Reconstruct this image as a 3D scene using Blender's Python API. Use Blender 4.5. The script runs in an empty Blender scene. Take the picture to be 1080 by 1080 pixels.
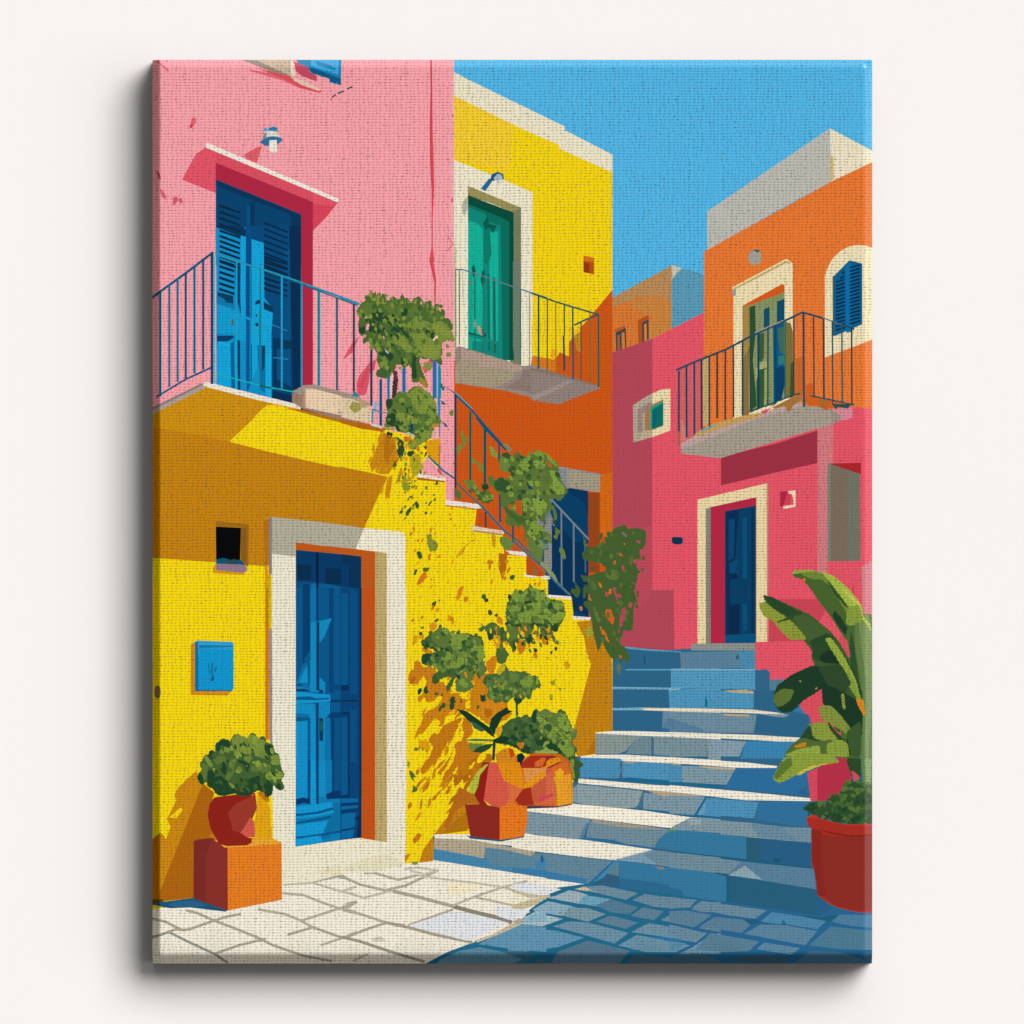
import bpy, math, random
import numpy as np
from mathutils import Vector
from mathutils.geometry import delaunay_2d_cdt

ART = r'''# path colour points
@0 0 1
coral_house #e0505f 780,690 930,690 930,900 780,900
paving #25618c 150,780 930,780 930,1030 150,1030
sky #54b8e8 478,55 930,55 930,420 478,420
# ---- distant house
@560 260
distant_house #5b9db9 742,180 765,140 795,112 825,122 870,133 912,152 912,450 742,450
distant_house #cdc8b8 742,98 797,113 770,140 742,175
distant_house #bd8c58 425,272 742,100 742,450 425,600
distant_house #cf843e 425,328 470,305 505,290 545,265 600,260 670,257 700,272 742,300 742,450 425,600
distant_house #dd7a33 425,325 470,300 507,290 540,325 600,355 640,372 560,520 425,600
distant_house/window_1 #c1571f 442,438 497,415 503,548 450,562 446,470
distant_house/window_1 #264a52 447,455 500,428 503,545 497,548 493,448 476,452 478,556 470,558 468,462 455,468 457,560 449,561
distant_house/window_1 #d98642 480,462 492,455 495,545 482,550
distant_house/window_2 #b5521f 563,388 620,362 623,400 572,515 566,517
distant_house/window_2 #b5521f 563,388 620,362 622,490 566,517
distant_house/window_2 #264a52 586,402 620,385 622,488 613,495 611,402 596,408 597,502 587,506
distant_house/window_2 #d98642 597,412 608,405 610,494 599,500
# ---- orange house right
@720 110
orange_house #ec7a32 113,775 770,415 1010,290 1010,1700 112,1700
orange_house/parapet #bfbdb3 128,565 776,127 778,410 560,525 130,768
orange_house/parapet #f0e4c6 778,127 1010,250 1010,300 778,410
orange_house/parapet #d8b97e 778,262 795,280 798,395 778,408
orange_house/wall_lamp #a4a398 345,810 352,785 368,770 390,766 410,782 416,808 410,832 392,848 370,848 350,832
orange_house/wall_lamp #2f566b 355,778 380,766 405,769 407,776 395,780 375,772
orange_house/door_frame #f1e0b2 262,965 545,815 580,838 580,1400 560,1700 268,1700 268,1000
orange_house/door_frame #c9b070 262,968 545,822 572,838 562,842 545,838 300,965 268,982
orange_house/door_frame #f1e0b2 262,965 545,815 560,822 545,824 262,974
orange_house/door_frame #6aa4bd 266,980 280,972 280,1008 266,1012
@706 300
orange_house/balcony_door #dd5a1c 385,112 590,0 607,0 607,45 560,60 385,125
orange_house/balcony_door #ac8846 385,115 422,105 420,690 385,690
orange_house/balcony_door #8a6f3f 385,400 422,330 420,700 385,700
orange_house/balcony_door #87985e 422,110 607,40 607,600 422,680
orange_house/balcony_door #30502f 422,120 452,110 455,250 440,400 455,560 460,640 422,672
orange_house/balcony_door #1c4566 498,130 528,118 528,220 512,230 497,240
orange_house/balcony_door #13456f 568,90 607,75 607,190 566,205
orange_house/balcony_door #3c5c34 470,260 500,255 498,385 485,410 470,400
orange_house/balcony_door #b0ad72 455,440 505,400 515,420 512,440 470,450 455,560
orange_house/balcony_door #355a30 470,450 512,440 502,500 498,640 462,650 458,520
orange_house/balcony_door #94a56a 500,450 515,445 516,640 500,645
orange_house/balcony_door #87985e 530,230 550,225 556,640 530,640
orange_house/balcony_door #155086 545,215 575,205 605,200 605,430 590,600 550,640 548,430
orange_house/balcony_door #0d3b66 560,440 610,430 610,520 590,610 558,620
orange_house/balcony_door #3f6b57 568,230 605,225 605,370 582,360
orange_house/balcony_door #2e7c7a 575,380 610,372 600,420 575,425
orange_house/balcony_door #77703c 610,195 640,205 650,250 652,590 612,600
orange_house/balcony_door #3f5527 640,420 658,400 656,590 635,600
orange_house #c96828 665,395 705,375 705,590 660,585
orange_house #d9601f 718,530 760,520 762,600 718,610
@720 110
orange_house/arched_window #f1e2b8 750,1330 750,905 765,860 790,815 830,775 875,750 920,742 965,745 1010,760 1010,1240 940,1290 822,1330
@706 300
orange_house/arched_window #f1e2b8 820,0 1080,0 1080,285 1000,318 865,368 820,385
orange_house #ec7a32 820,385 865,368 1000,318 1080,285 1080,420 820,420
@720 110
orange_house/arched_window #4a5c48 790,910 800,900 800,1220 792,1222
orange_house/arched_window #05568f 798,905 880,822 947,840 947,1160 798,1224
orange_house/arched_window #0b64a8 857,860 880,830 892,865 890,1200 862,1205
@720 110
# shutters slats
orange_house/arched_window #07284f 845,878 855,884 855,892 838,892
orange_house/arched_window #07284f 830,914 855,900 855,909 830,923
orange_house/arched_window #07284f 808,934 855,920 855,928 808,942
orange_house/arched_window #07284f 808,953 855,939 855,948 808,962
orange_house/arched_window #07284f 808,972 855,958 855,968 808,982
orange_house/arched_window #07284f 808,992 855,978 855,987 808,1001
orange_house/arched_window #07284f 808,1012 855,998 855,1006 808,1020
orange_house/arched_window #07284f 808,1031 855,1017 855,1026 808,1040
orange_house/arched_window #07284f 808,1050 855,1036 855,1046 808,1060
orange_house/arched_window #07284f 808,1070 855,1056 855,1065 808,1079
orange_house/arched_window #07284f 808,1090 855,1076 855,1084 808,1098
orange_house/arched_window #07284f 808,1109 855,1095 855,1104 808,1118
orange_house/arched_window #07284f 808,1128 855,1114 855,1124 808,1138
orange_house/arched_window #07284f 808,1148 855,1134 855,1143 808,1157
orange_house/arched_window #07284f 808,1168 855,1154 855,1162 808,1176
orange_house/arched_window #07284f 808,1187 855,1173 855,1182 808,1196
orange_house/arched_window #07284f 882,857 936,842 936,851 878,867
orange_house/arched_window #07284f 882,876 936,860 936,870 878,886
orange_house/arched_window #07284f 882,894 936,879 936,888 878,904
orange_house/arched_window #07284f 882,912 936,898 936,906 878,922
orange_house/arched_window #07284f 882,931 936,916 936,925 878,941
orange_house/arched_window #07284f 882,950 936,934 936,944 878,960
orange_house/arched_window #07284f 882,968 936,953 936,962 878,978
orange_house/arched_window #07284f 882,986 936,972 936,980 878,996
orange_house/arched_window #07284f 882,1005 936,990 936,999 878,1015
orange_house/arched_window #07284f 882,1024 936,1008 936,1018 878,1034
orange_house/arched_window #07284f 882,1042 936,1027 936,1036 878,1052
orange_house/arched_window #07284f 882,1060 936,1046 936,1054 878,1070
orange_house/arched_window #07284f 882,1079 936,1064 936,1073 878,1089
orange_house/arched_window #07284f 882,1098 936,1082 936,1092 878,1108
orange_house/arched_window #07284f 882,1116 936,1101 936,1110 878,1126
orange_house/arched_window #07284f 882,1134 936,1120 936,1128 878,1144
orange_house/arched_window #07284f 882,1153 936,1138 936,1147 878,1163

# ---- coral house
@560 260
coral_house #b44858 -400,1300 425,1300 425,567 640,487 640,2400 -400,2400
coral_house #e95668 640,487 912,348 912,985 1030,930 1170,900 1430,855 1800,855 1800,2400 640,2400
@706 300
coral_house #e95668 0,240 178,150 178,785 300,732 440,702 700,652 850,655 870,640 1080,655 1080,1100 0,1100
coral_house #dd5f68 50,458 178,395 178,760 60,830
coral_house #d77c80 782,740 862,720 862,950 835,945 835,1560 782,1560
@560 260
# shadow block low
coral_house #b44858 425,560 640,487 640,2400 425,2400
@540 460
coral_house #b44858 525,0 740,0 740,812 852,812 858,1200 862,1400 525,1400
coral_house #bd4a5a 525,480 740,480 740,812 700,900 600,900 525,900
# ventilation dark plate
coral_house/wall_plate #15324f 842,535 855,531 890,532 901,540 901,562 890,571 858,571 843,562
# small niche window
@560 260
coral_house/niche_window #c2ae8c 538,838 600,795 640,775 640,1005 540,1033
coral_house/niche_window #b7a894 538,838 640,775 640,850 575,860 575,960 600,970 560,1028 540,1033
coral_house/niche_window #efdcae 640,775 690,753 735,750 735,970 640,1005
coral_house/niche_window #9c8a84 560,860 640,815 640,850 590,880 590,975 560,985
coral_house/niche_window #a87c50 600,852 698,805 698,945 640,968 600,972
coral_house/niche_window #0e6d62 630,855 698,820 698,942 630,967
coral_house/niche_window #14a188 630,850 698,815 698,826 640,860 640,965 630,967
coral_house/niche_window #0d5a72 640,868 664,858 664,930 650,960 640,960
# lower storey
@706 480
coral_house #9c3344 272,8 560,-60 780,-130 780,42 560,92 272,160
coral_house/door_frame #eed8a6 148,235 518,148 520,985 148,1000
coral_house/door_frame #8c8578 192,282 218,276 218,1000 192,1000
coral_house/door_frame #b59a78 512,150 521,148 521,985 514,985
coral_house/door_frame #b32a44 218,274 458,222 458,990 218,995
coral_house/door #063a66 292,296 456,266 456,990 292,992
coral_house/door #032c55 300,300 365,288 365,330 345,560 372,700 372,960 300,985
coral_house/door #0a4878 385,330 408,325 410,920 388,930
coral_house/door #032c55 432,280 445,275 445,950 432,950
coral_house/door #0a4072 312,340 345,335 340,540 312,560
coral_house/door #0b4474 315,570 365,545 350,600 370,620 318,625
coral_house/door #02284f 318,800 368,795 368,930 318,945
coral_house/door #0a4a7c 292,950 456,940 456,988 292,992
coral_house/door #063a66 320,655 420,650 420,780 320,790
# number niche right of door
coral_house/wall_niche #b12a45 583,192 625,190 600,275 584,272
coral_house/wall_niche #d44455 622,205 645,198 640,262 605,265
coral_house/wall_niche #f1dfc0 625,190 665,186 665,272 602,284 600,268 655,262 653,228 645,205 632,205
# shutter right
coral_house/window_shutter #a82a2c 838,45 1010,40 1010,100 940,82
coral_house/window_shutter #7b6c5e 835,42 942,78 942,560 835,560
coral_house/window_shutter #7d8070 835,42 852,48 852,560 835,560
coral_house/window_shutter #727566 942,78 1006,100 1008,556 942,560
coral_house #d97f88 1012,590 1062,560 1075,560 1075,940 1020,900
coral_house #cd4656 525,760 790,758 835,800 780,900 700,985 525,990
coral_house ~6 #a84450 968,685 972,740 985,775
coral_house ~5 #a84450 790,805 808,795
@706 580
coral_house #e95668 452,485 790,478 800,640 600,700 530,682 530,640 452,635
coral_house #e0505f 690,810 800,750 860,940 740,900
@706 806
coral_house #d84c5c 728,45 950,-60 960,180 745,195
coral_house #b63348 780,20 930,-30 965,90 890,185 780,198
# ---- orange house balcony
@706 300
orange_house/balcony #a99e90 58,838 160,795 300,745 440,690 560,660 700,635 850,655 950,690 860,735 270,916 62,892
orange_house/balcony #c2a59c 58,838 170,780 330,740 520,670 560,650 690,615 700,640 560,680 440,715 330,760 185,820 65,868
orange_house/balcony #c9a25e 130,790 200,745 300,715 400,690 490,675 470,700 330,738 150,800
orange_house/balcony #8aa3a0 160,770 240,735 245,745 170,780
orange_house/balcony #df4f70 480,670 540,650 500,685 
orange_house/balcony #a8743c 540,650 640,600 690,580 700,610 650,640 640,668 620,668 610,640 560,655
orange_house/balcony #d8601f 715,590 770,585 850,610 960,630 900,660 850,655 820,662 780,640 730,640
orange_house/balcony #aa6a34 790,600 830,605 830,655 790,645
orange_house/balcony #d98b96 850,655 965,650 965,700 935,715 900,715 870,680
orange_house/balcony #a08f85 850,655 900,690 905,715 862,735
orange_house/balcony #d58078 60,700 85,760 100,810 60,830
# ---- railing
orange_house/railing ~11 #2a4d5c 35,452 130,410 300,342 440,268 560,215 702,147 810,178
orange_house/railing ~7 #9b9a8c 450,255 600,190
orange_house/railing ~11 #2a4d5c 905,212 975,235
orange_house/railing ~6 #587073 815,178 905,212
orange_house/railing ~8 #23475a 420,670 520,636 630,592 650,585 690,574
orange_house/railing ~8 #2f5258 745,588 850,608 975,636
orange_house/railing #c2ae6c 175,405 205,385 208,735 178,750
orange_house/railing ~10 #1c3d52 50,455 50,775
orange_house/railing ~7 #7a6a2c 50,775 52,850
orange_house/railing ~10 #1c3d52 90,430 91,808
orange_house/railing ~10 #1c3d52 131,412 132,790
orange_house/railing ~11 #1c3d52 169,400 170,765
orange_house/railing ~9 #2b3e66 210,376 211,748
orange_house/railing ~10 #2e4434 252,358 252,705
orange_house/railing ~9 #1c3d52 295,340 294,715
orange_house/railing ~9 #1c3d52 337,322 338,700
orange_house/railing ~9 #1a3b3c 386,297 386,690
orange_house/railing ~6 #24483a 425,278 425,670
orange_house/railing ~11 #143c60 469,258 470,655
orange_house/railing ~8 #143c60 520,235 519,640
orange_house/railing ~9 #143c60 560,215 560,625
orange_house/railing ~7 #24586a 610,190 610,600
orange_house/railing ~8 #1e4258 657,172 656,585
orange_house/railing ~11 #1e4258 707,150 710,645
orange_house/railing ~8 #1e4258 760,170 763,590
orange_house/railing ~10 #1e4258 813,178 815,598
orange_house/railing ~7 #1e4258 859,190 862,630
orange_house/railing ~8 #2f5258 909,212 912,620
orange_house/railing ~9 #1e4258 961,232 962,630
orange_house/railing #1d4b58 855,630 960,632 940,655 890,645 880,658
orange_house/railing #1d4b58 705,612 718,605 716,650 708,640
# ---- yellow house middle
@376 60
yellow_house #f8d613 510,200 700,285 900,385 1100,475 1100,1700 510,1700
yellow_house #f9cf30 515,200 640,265 830,340 815,560 780,600 515,540
yellow_house/parapet #f0e6c9 510,78 600,125 1100,368 1100,478 900,392 510,203
@592 60
yellow_house #f8d613 -10,478 100,525 270,605 270,1900 -10,1900
yellow_house/parapet #f0e6c9 -10,372 270,515 270,610 -10,484
@376 60
yellow_house/door_frame #f2e9cd 512,543 720,625 928,715 928,1700 512,1700
yellow_house/door_frame #d4cba8 512,1000 528,1000 528,1700 512,1700
yellow_house/door_frame #beb9a0 556,770 588,730 588,800 568,840 556,820
yellow_house/door_frame #86834a 588,680 868,795 868,1640 810,1640 810,800 588,735
yellow_house/door_frame #a0935a 588,680 868,795 826,820 588,722
yellow_house/door_frame #78805a 866,795 866,1640 828,1640 828,820
yellow_house/door #034e38 588,730 828,820 830,1600 588,1600
yellow_house/door #067058 588,775 760,845 806,870 806,1600 588,1600
yellow_house/door #058d74 588,790 680,830 700,870 760,890 770,1600 588,1600
yellow_house/door #06b59c 588,862 640,880 665,910 670,1500 588,1500
yellow_house/door #06b59c 705,925 748,920 748,1500 690,1500
yellow_house/door #067a68 672,900 700,880 712,1040 690,1100 672,1080
yellow_house/door #0b5c50 665,880 690,840 700,880 740,890 720,930 700,900 680,910
yellow_house/wall_lamp #27659a 655,695 700,640 716,655 680,708
yellow_house/wall_lamp #1c4f86 705,650 712,620 745,605 775,620 778,645 760,650 745,625 725,655
yellow_house/wall_lamp #a8bcc4 722,640 745,615 768,625 770,645 755,655 730,650
yellow_house/wall_lamp #d8d9d2 735,655 768,645 765,665 745,685
@560 260
yellow_house/wall_vent #b8520f 277,47 333,60 333,148 277,135
yellow_house/wall_vent #d9701a 277,47 333,60 333,85 277,75
yellow_house/wall_vent #8e3c18 277,80 308,90 308,140 277,134

# lower orange front of the yellow house
@560 260
yellow_house/lower_wall #cf5717 430,228 345,330 300,385 250,440 180,520 120,598 8,575 -10,680 -420,600 -420,1900 430,1900
yellow_house #f8a820 130,470 180,440 215,425 210,445 160,490 120,590 100,580
yellow_house #f8c818 140,540 180,470 240,430 270,440 180,520 130,590
yellow_house #c88a18 228,470 262,445 262,560 240,545
@360 276
yellow_house #f9d313 1005,480 1075,440 1200,500 1200,300 1005,300
yellow_house #de8218 1005,505 1100,510 1100,620 1005,600
@560 260
yellow_house/lower_wall #dd7a1c 8,575 130,598 130,660 8,640
@540 460
yellow_house/lower_wall #d96a12 465,205 530,190 530,540 465,520
# balcony slab
@360 276
yellow_house/balcony #9c8a82 600,640 600,455 620,445 720,475 960,550 1005,545 1100,570 1100,740 860,680
yellow_house/balcony #a89a80 600,640 600,460 625,455 680,500 920,580 900,620 810,665
yellow_house/balcony #b59c8c 630,455 720,478 950,548 960,575 900,580 850,560 740,555 700,520 640,515
yellow_house/balcony #a08878 600,455 632,455 632,510 600,555
yellow_house/balcony #8e7a70 960,575 1000,560 1100,575 1100,700 1000,690 860,665 940,620
@560 260
yellow_house/balcony #94827c 0,640 90,660 220,690 362,735 362,748 145,832 0,810
yellow_house/balcony #a2948a 0,790 90,752 190,705 220,712 120,765 20,810
yellow_house/balcony #8a7668 0,640 90,655 220,690 362,735 360,742 220,702 0,652
@360 276
# mid doorway green door lower details
@360 276
yellow_house/door #0aa890 668,70 690,60 690,470 668,450
yellow_house/door #07796a 745,45 752,45 752,480 745,480
yellow_house/door #07796a 700,90 708,85 708,460 700,460
yellow_house/door #0c5a52 735,100 742,50 755,45 757,110 745,130
yellow_house/door #0c5a52 688,30 700,10 708,50 700,90 692,70
yellow_house/door #4f8d70 670,110 690,90 690,120 675,125
yellow_house/door #c0a080 712,335 735,345 748,390 740,395 720,365
yellow_house/door #7a9c80 705,300 715,320 700,360 698,330
yellow_house/door #067063 770,60 782,65 785,470 772,470
yellow_house/door #06695a 800,80 812,90 815,480 805,480
yellow_house/door #058d74 668,378 850,430 850,445 668,392
yellow_house/door #0b5c50 668,370 760,395 760,402 668,380
yellow_house/door #0b5c50 740,350 765,390 745,400
yellow_house/door_frame #6e8068 905,0 945,0 945,525 912,515 905,450
yellow_house/door_frame #7c8f72 600,40 606,40 606,450 600,450
@360 276
yellow_house/railing ~7 #5d7c8c 600,40 640,42 760,80 900,130 990,160 1085,190
yellow_house/railing ~6 #4d6a74 622,45 622,440
yellow_house/railing ~4 #b8b7a8 640,50 640,190
yellow_house/railing ~5 #3d6a60 750,85 748,480
yellow_house/railing ~5 #3d6a60 800,100 800,490
yellow_house/railing ~5 #2f5a44 945,150 945,540
yellow_house/railing ~6 #8c98a0 992,165 993,550
@560 260
yellow_house/railing ~9 #2e5e50 0,245 120,288 230,322 350,357
yellow_house/railing ~9 #1f4a5c 228,415 290,385 352,360
yellow_house/railing ~9 #2c5238 40,255 40,645
yellow_house/railing ~7 #4a6a30 86,275 86,655
yellow_house/railing ~6 #8a8a30 131,290 131,660
yellow_house/railing ~7 #3c5c34 176,305 176,470
yellow_house/railing ~10 #1f4a4c 172,470 176,655
yellow_house/railing ~8 #1f4a4c 220,322 222,690
yellow_house/railing ~10 #1c5068 221,430 223,700
yellow_house/railing ~7 #3f5a40 264,400 264,705
yellow_house/railing ~6 #7a6a30 312,345 312,720
yellow_house/railing ~9 #345850 356,355 357,742
# ---- basement door (blue) of the orange front
@540 460
yellow_house/lower_door #8d8c90 195,300 250,162 300,172 480,205 465,210 465,297 300,275 195,500
yellow_house/lower_door #a79c84 292,175 465,208 465,297 292,270
yellow_house/lower_door #929a9a 250,160 478,203 476,212 250,170
yellow_house/lower_door #97461c 400,300 462,297 462,720 400,720
yellow_house/lower_door #033a68 250,270 400,295 405,960 180,960 170,420
yellow_house/lower_door #00315d 300,272 402,290 402,420 380,350 300,300
yellow_house/lower_door #042f5a 200,500 260,480 330,560 400,560 405,950 200,860
yellow_house/lower_door #8f8d88 160,480 210,430 210,700 195,720 160,640
yellow_house/lower_door #6f7f88 170,400 205,330 210,430 180,480
# lower orange side strip
# ---- stone steps (upper flight)
@540 640
stone_steps #8199a4 60,1040 320,900 345,780 345,1100 60,1100
stone_steps #336789 530,200 600,210 800,230 930,220 1282,190 1282,330 1360,345 1360,385 1430,395 1545,565 1580,570 1580,800 1900,1000 1900,1400 0,1400 0,1050 400,700 530,640
stone_steps/step_1 #5aa6c8 595,210 730,225 890,235 890,242 730,232 595,222
stone_steps/step_1 #2f6587 590,220 720,232 888,240 888,328 600,330
stone_steps/step_1 #1b4f78 692,260 700,255 706,300 698,310
stone_steps/step_1 #8a9494 888,240 905,240 905,328 892,328
stone_steps/step_1 #5a839c 905,240 1100,235 1100,328 905,328
@706 580
stone_steps/step_1 #8e958e 115,495 450,490 452,530 115,530
stone_steps/step_1 #6a8094 60,540 76,540 76,625 60,625
stone_steps/step_1 #5a839c 76,540 365,532 370,622 76,622
stone_steps/step_1 #4c8db0 365,532 452,532 452,628 370,622
stone_steps/step_1 #3e5868 350,560 362,552 368,572 355,580
@540 640
stone_steps/step_2 #5fa3c4 600,328 840,328 840,336 600,338
stone_steps/step_2 #2f6587 528,335 838,335 838,422 528,422
stone_steps/step_2 #549bc0 838,332 1100,332 1100,432 838,432
@706 580
stone_steps/step_2 #549bc0 10,632 452,628 452,738 10,728
stone_steps/step_2 #336789 452,638 510,628 530,645 528,740 452,740
stone_steps/step_2 #7fb2cc 10,626 452,628 452,634 10,634
stone_steps/step_2 #567e92 530,685 600,680 600,700 560,740 528,740
@540 640
stone_steps/step_3 #78b0cc 528,422 830,426 900,425 880,438 528,434
stone_steps/step_3 #2f6587 530,434 825,436 828,530 530,530
stone_steps/step_3 #549bc0 825,438 1100,430 1100,530 832,526
stone_steps/step_3 #20608e 1018,465 1028,470 1028,525 1018,520
@706 580
stone_steps/step_3 #4f97be 0,740 445,745 445,838 0,830
stone_steps/step_3 #c9b184 285,742 400,738 445,745 445,757 330,752
stone_steps/step_3 #7fb2cc 0,730 70,732 0,742
stone_steps/step_3 #1f5f8c 190,765 202,800 198,828 186,826
stone_steps/step_3 #2f6587 445,745 560,740 640,800 715,865 445,845
stone_steps/step_3 #357ca8 650,850 690,825 715,865
@540 640
stone_steps/step_4 #7db4d0 530,534 690,530 690,545 530,545
stone_steps/step_4 #f0e3c6 690,532 860,535 1100,540 1100,558 860,552 690,545
stone_steps/step_4 #2f6587 530,545 795,552 792,655 530,652
stone_steps/step_4 #2c6f9c 790,640 1100,650 1100,672 790,660
stone_steps/step_4 #6b8da2 795,552 1100,558 1100,665 792,640
stone_steps/step_4 #587f9c 830,585 1010,640 1100,650 1100,665 792,640 810,600
@706 580
stone_steps/step_4 #ece1c8 0,832 440,842 570,858 640,872 400,860 0,850
stone_steps/step_4 #6f8fa2 0,852 460,870 445,965 0,960
stone_steps/step_4 #587f9c 0,885 180,945 180,960 0,960
stone_steps/step_4 #b7a688 270,862 420,868 420,880 300,876
stone_steps/step_4 #2f6587 460,872 740,870 700,990 445,962
stone_steps/step_4 #7f9a98 470,865 630,868 610,885 560,880
@540 640
stone_steps/step_5 #f7efdc 440,655 640,655 1100,672 1100,700 800,690 440,668
stone_steps/step_5 #8b9a96 440,668 690,680 640,710 600,760 560,775 440,775
stone_steps/step_5 #6f8c96 690,680 740,682 735,780 600,775 635,715
stone_steps/step_5 #7b969e 748,682 1035,695 1032,800 748,780
stone_steps/step_5 #566a74 734,682 743,682 741,782 734,782
stone_steps/step_5 #8ba0a4 1038,695 1100,700 1100,805 1035,800
stone_steps/step_5 #20608e 570,775 740,782 1035,790 1035,805 700,790 520,782
@706 580
stone_steps/step_5 #f3e9d2 0,960 440,975 690,990 660,1015 400,1000 0,980
stone_steps/step_5 #7a939c 0,985 210,1000 200,1090 0,1090
stone_steps/step_5 #87a0ae 215,1000 405,1010 380,1060 370,1090 210,1090
stone_steps/step_5 #3c86b4 405,1010 680,1010 680,1100 375,1100
@540 640
stone_steps/step_6 #f7efdc 360,780 600,780 1100,808 1100,835 800,825 360,798
stone_steps/step_6 #4c90b8 360,795 575,800 575,905 360,900
stone_steps/step_6 #5a4f60 570,830 580,800 582,900 566,905 575,860
stone_steps/step_6 #5095bd 580,812 890,835 890,930 580,905
stone_steps/step_6 #1f608e 885,835 895,835 895,930 885,930
stone_steps/step_6 #7f9ba6 895,838 1100,845 1100,945 895,930
stone_steps/step_6 #b3a184 590,812 645,815 640,825 595,824
stone_steps/step_6 #b3a184 830,822 890,828 888,838 850,836
stone_steps/step_6 #1f608e 545,905 620,900 1100,935 1100,955 900,940 545,915
@706 806
stone_steps/step_6 #f7efdc 0,-35 400,-10 570,10 560,25 350,18 0,-8
stone_steps/step_6 #4c90b8 0,5 65,5 65,95 0,95
stone_steps/step_6 #7f9ba6 68,10 345,30 290,108 68,95
stone_steps/step_6 #8aa2a8 300,80 345,32 345,60 320,105 290,108
stone_steps/step_6 #2f6e9c 350,20 560,20 740,-40 730,165 290,125
stone_steps/step_6 #2a6590 670,150 725,110 728,165
stone_steps/step_6 #c8b28c 150,10 350,18 345,30 200,22
@540 640
stone_steps/step_7 #f7efdc 350,905 700,935 1100,965 1100,1000 700,965 350,930
@540 806
stone_steps/step_7 #8299a4 345,105 690,140 660,230 560,235 320,200 320,130
stone_steps/step_7 #8fa2a6 440,120 690,142 680,180 660,225 560,235 345,205 345,110
stone_steps/step_7 #4a6e88 690,142 695,150 685,230 640,235 665,215
stone_steps/step_7 #7f9aa8 695,150 1020,170 965,268 690,238
stone_steps/step_7 #1f608e 1020,170 1030,175 975,268 960,270
stone_steps/step_7 #4a8fb8 1030,178 1100,180 1100,285 975,270
stone_steps/step_7 #b7a688 695,135 860,150 1000,165 960,172 800,170 
stone_steps/step_7 #1f608e 640,232 740,240 1100,280 1100,292 860,270 640,240
@706 806
stone_steps/step_7 #f7efdc 0,110 400,145 750,180 750,195 400,190 0,145
stone_steps/step_7 #7f9aa8 0,165 190,170 130,268 0,260
stone_steps/step_7 #6ca0c4 195,180 200,178 185,265 145,268
stone_steps/step_7 #4f93bc 200,178 470,200 445,285 180,265
stone_steps/step_7 #33719c 470,200 730,195 730,335 450,290
stone_steps/step_7 #1f608e 190,170 200,175 145,270 130,268
@540 806
stone_steps/step_8 #fbf3df 80,230 320,208 700,245 940,280 1100,290 1100,362 820,335 80,248
stone_steps/step_8 #d9dbd0 860,310 950,280 900,345 840,335
stone_steps/step_8 #8aa4b2 870,320 950,282 1100,290 1100,358 880,335
@706 806
stone_steps/step_8 #8199a4 30,320 110,282 440,310 600,330 750,335 750,418 440,390 0,345
stone_steps/step_8 #6a8ca2 440,340 470,385 620,400 740,418 750,335 600,330 430,310
stone_steps/step_8 #7592a4 590,330 750,335 750,418 690,412
stone_steps/step_8 #f6eedb 0,265 110,282 30,322 0,335
stone_steps/step_8 #97aab0 90,285 170,290 160,325 110,320
@540 806
stone_steps/step_8 #8199a4 80,250 415,290 360,395 60,365
stone_steps/step_8 #587f9c 390,310 405,312 375,395 350,395
stone_steps/step_8 #728f9c 410,300 830,345 750,440 390,390
stone_steps/step_8 #a69c88 415,290 700,325 830,345 600,335 430,308
stone_steps/step_8 #2b6c98 390,385 540,400 590,418 750,440 740,450 350,398
stone_steps/step_8 #39789e 830,345 1100,362 1100,480 750,440 770,400
stone_steps/step_8 #6f9a3c 825,342 880,345 850,358 825,362
@706 806
stone_steps/step_8 #37799f 0,350 405,380 405,505 0,460
stone_steps/step_8 #2c5d74 405,385 475,390 475,515 405,510
stone_steps/step_8 #2b5f84 475,390 750,415 755,550 475,515
stone_steps/step_8 #1f4f72 545,500 580,498 590,515 550,515
stone_steps/step_8 #24557c 0,455 400,500 755,545 755,560 400,515 0,470
@540 806
stone_steps/step_9 #f8efda 0,395 60,368 390,400 740,450 560,508 380,490 0,445
stone_steps/step_9 #d8d8cc 520,505 735,450 690,480 600,510
stone_steps/step_9 #7f9fb4 545,505 735,452 1100,492 1100,580 800,535
stone_steps/step_9 #6c8c9c 690,475 760,455 1100,492 1100,580 760,525
@706 806
stone_steps/step_9 #728f9e 0,465 380,512 310,580 0,545
stone_steps/step_9 #587f9c 380,512 760,552 775,660 310,582
stone_steps/step_9 #5a829c 400,520 760,555 775,655 490,610
stone_steps/step_9 #8fa9b2 400,535 490,610 310,585
@360 806
stone_steps/step_9 #f4ecd8 485,372 520,365 660,352 980,365 1100,390 1100,460 900,430 495,390
@540 806
stone_steps/step_9 #b2a88c 0,440 120,460 120,490 0,475
stone_steps/step_9 #64889c 0,470 160,470 530,510 400,630 0,578
@360 806
stone_steps/step_9 #b4a890 490,390 700,400 1015,460 1000,500 730,495 600,475 485,448
stone_steps/step_9 #4687ad 485,445 640,475 720,490 900,540 1080,500 1080,600 800,560 485,505
stone_steps/step_9 #5d879c 760,440 860,450 1020,490 1020,550 900,545 800,535 750,490
stone_steps/step_9 #2a6088 1050,480 1065,500 1060,520 1050,515
@540 806
stone_steps/step_9 #2a6088 155,470 170,500 160,522 150,510
stone_steps/step_9 #3b7ca8 0,545 160,560 400,605 390,635 0,578
stone_steps/step_9 #2b6c98 530,510 570,505 430,625 400,632
stone_steps/step_9 #3f8ab5 540,512 570,510 480,600 430,622
stone_steps/step_9 #34607e 565,508 570,645 410,635 480,600
stone_steps/step_9 #5c8294 490,575 565,510 565,590
stone_steps/step_9 #37799f 568,508 1100,585 1100,725 850,685 568,648
stone_steps/step_9 #2f6a90 568,600 740,620 880,650 910,685 850,690 568,650
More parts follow.
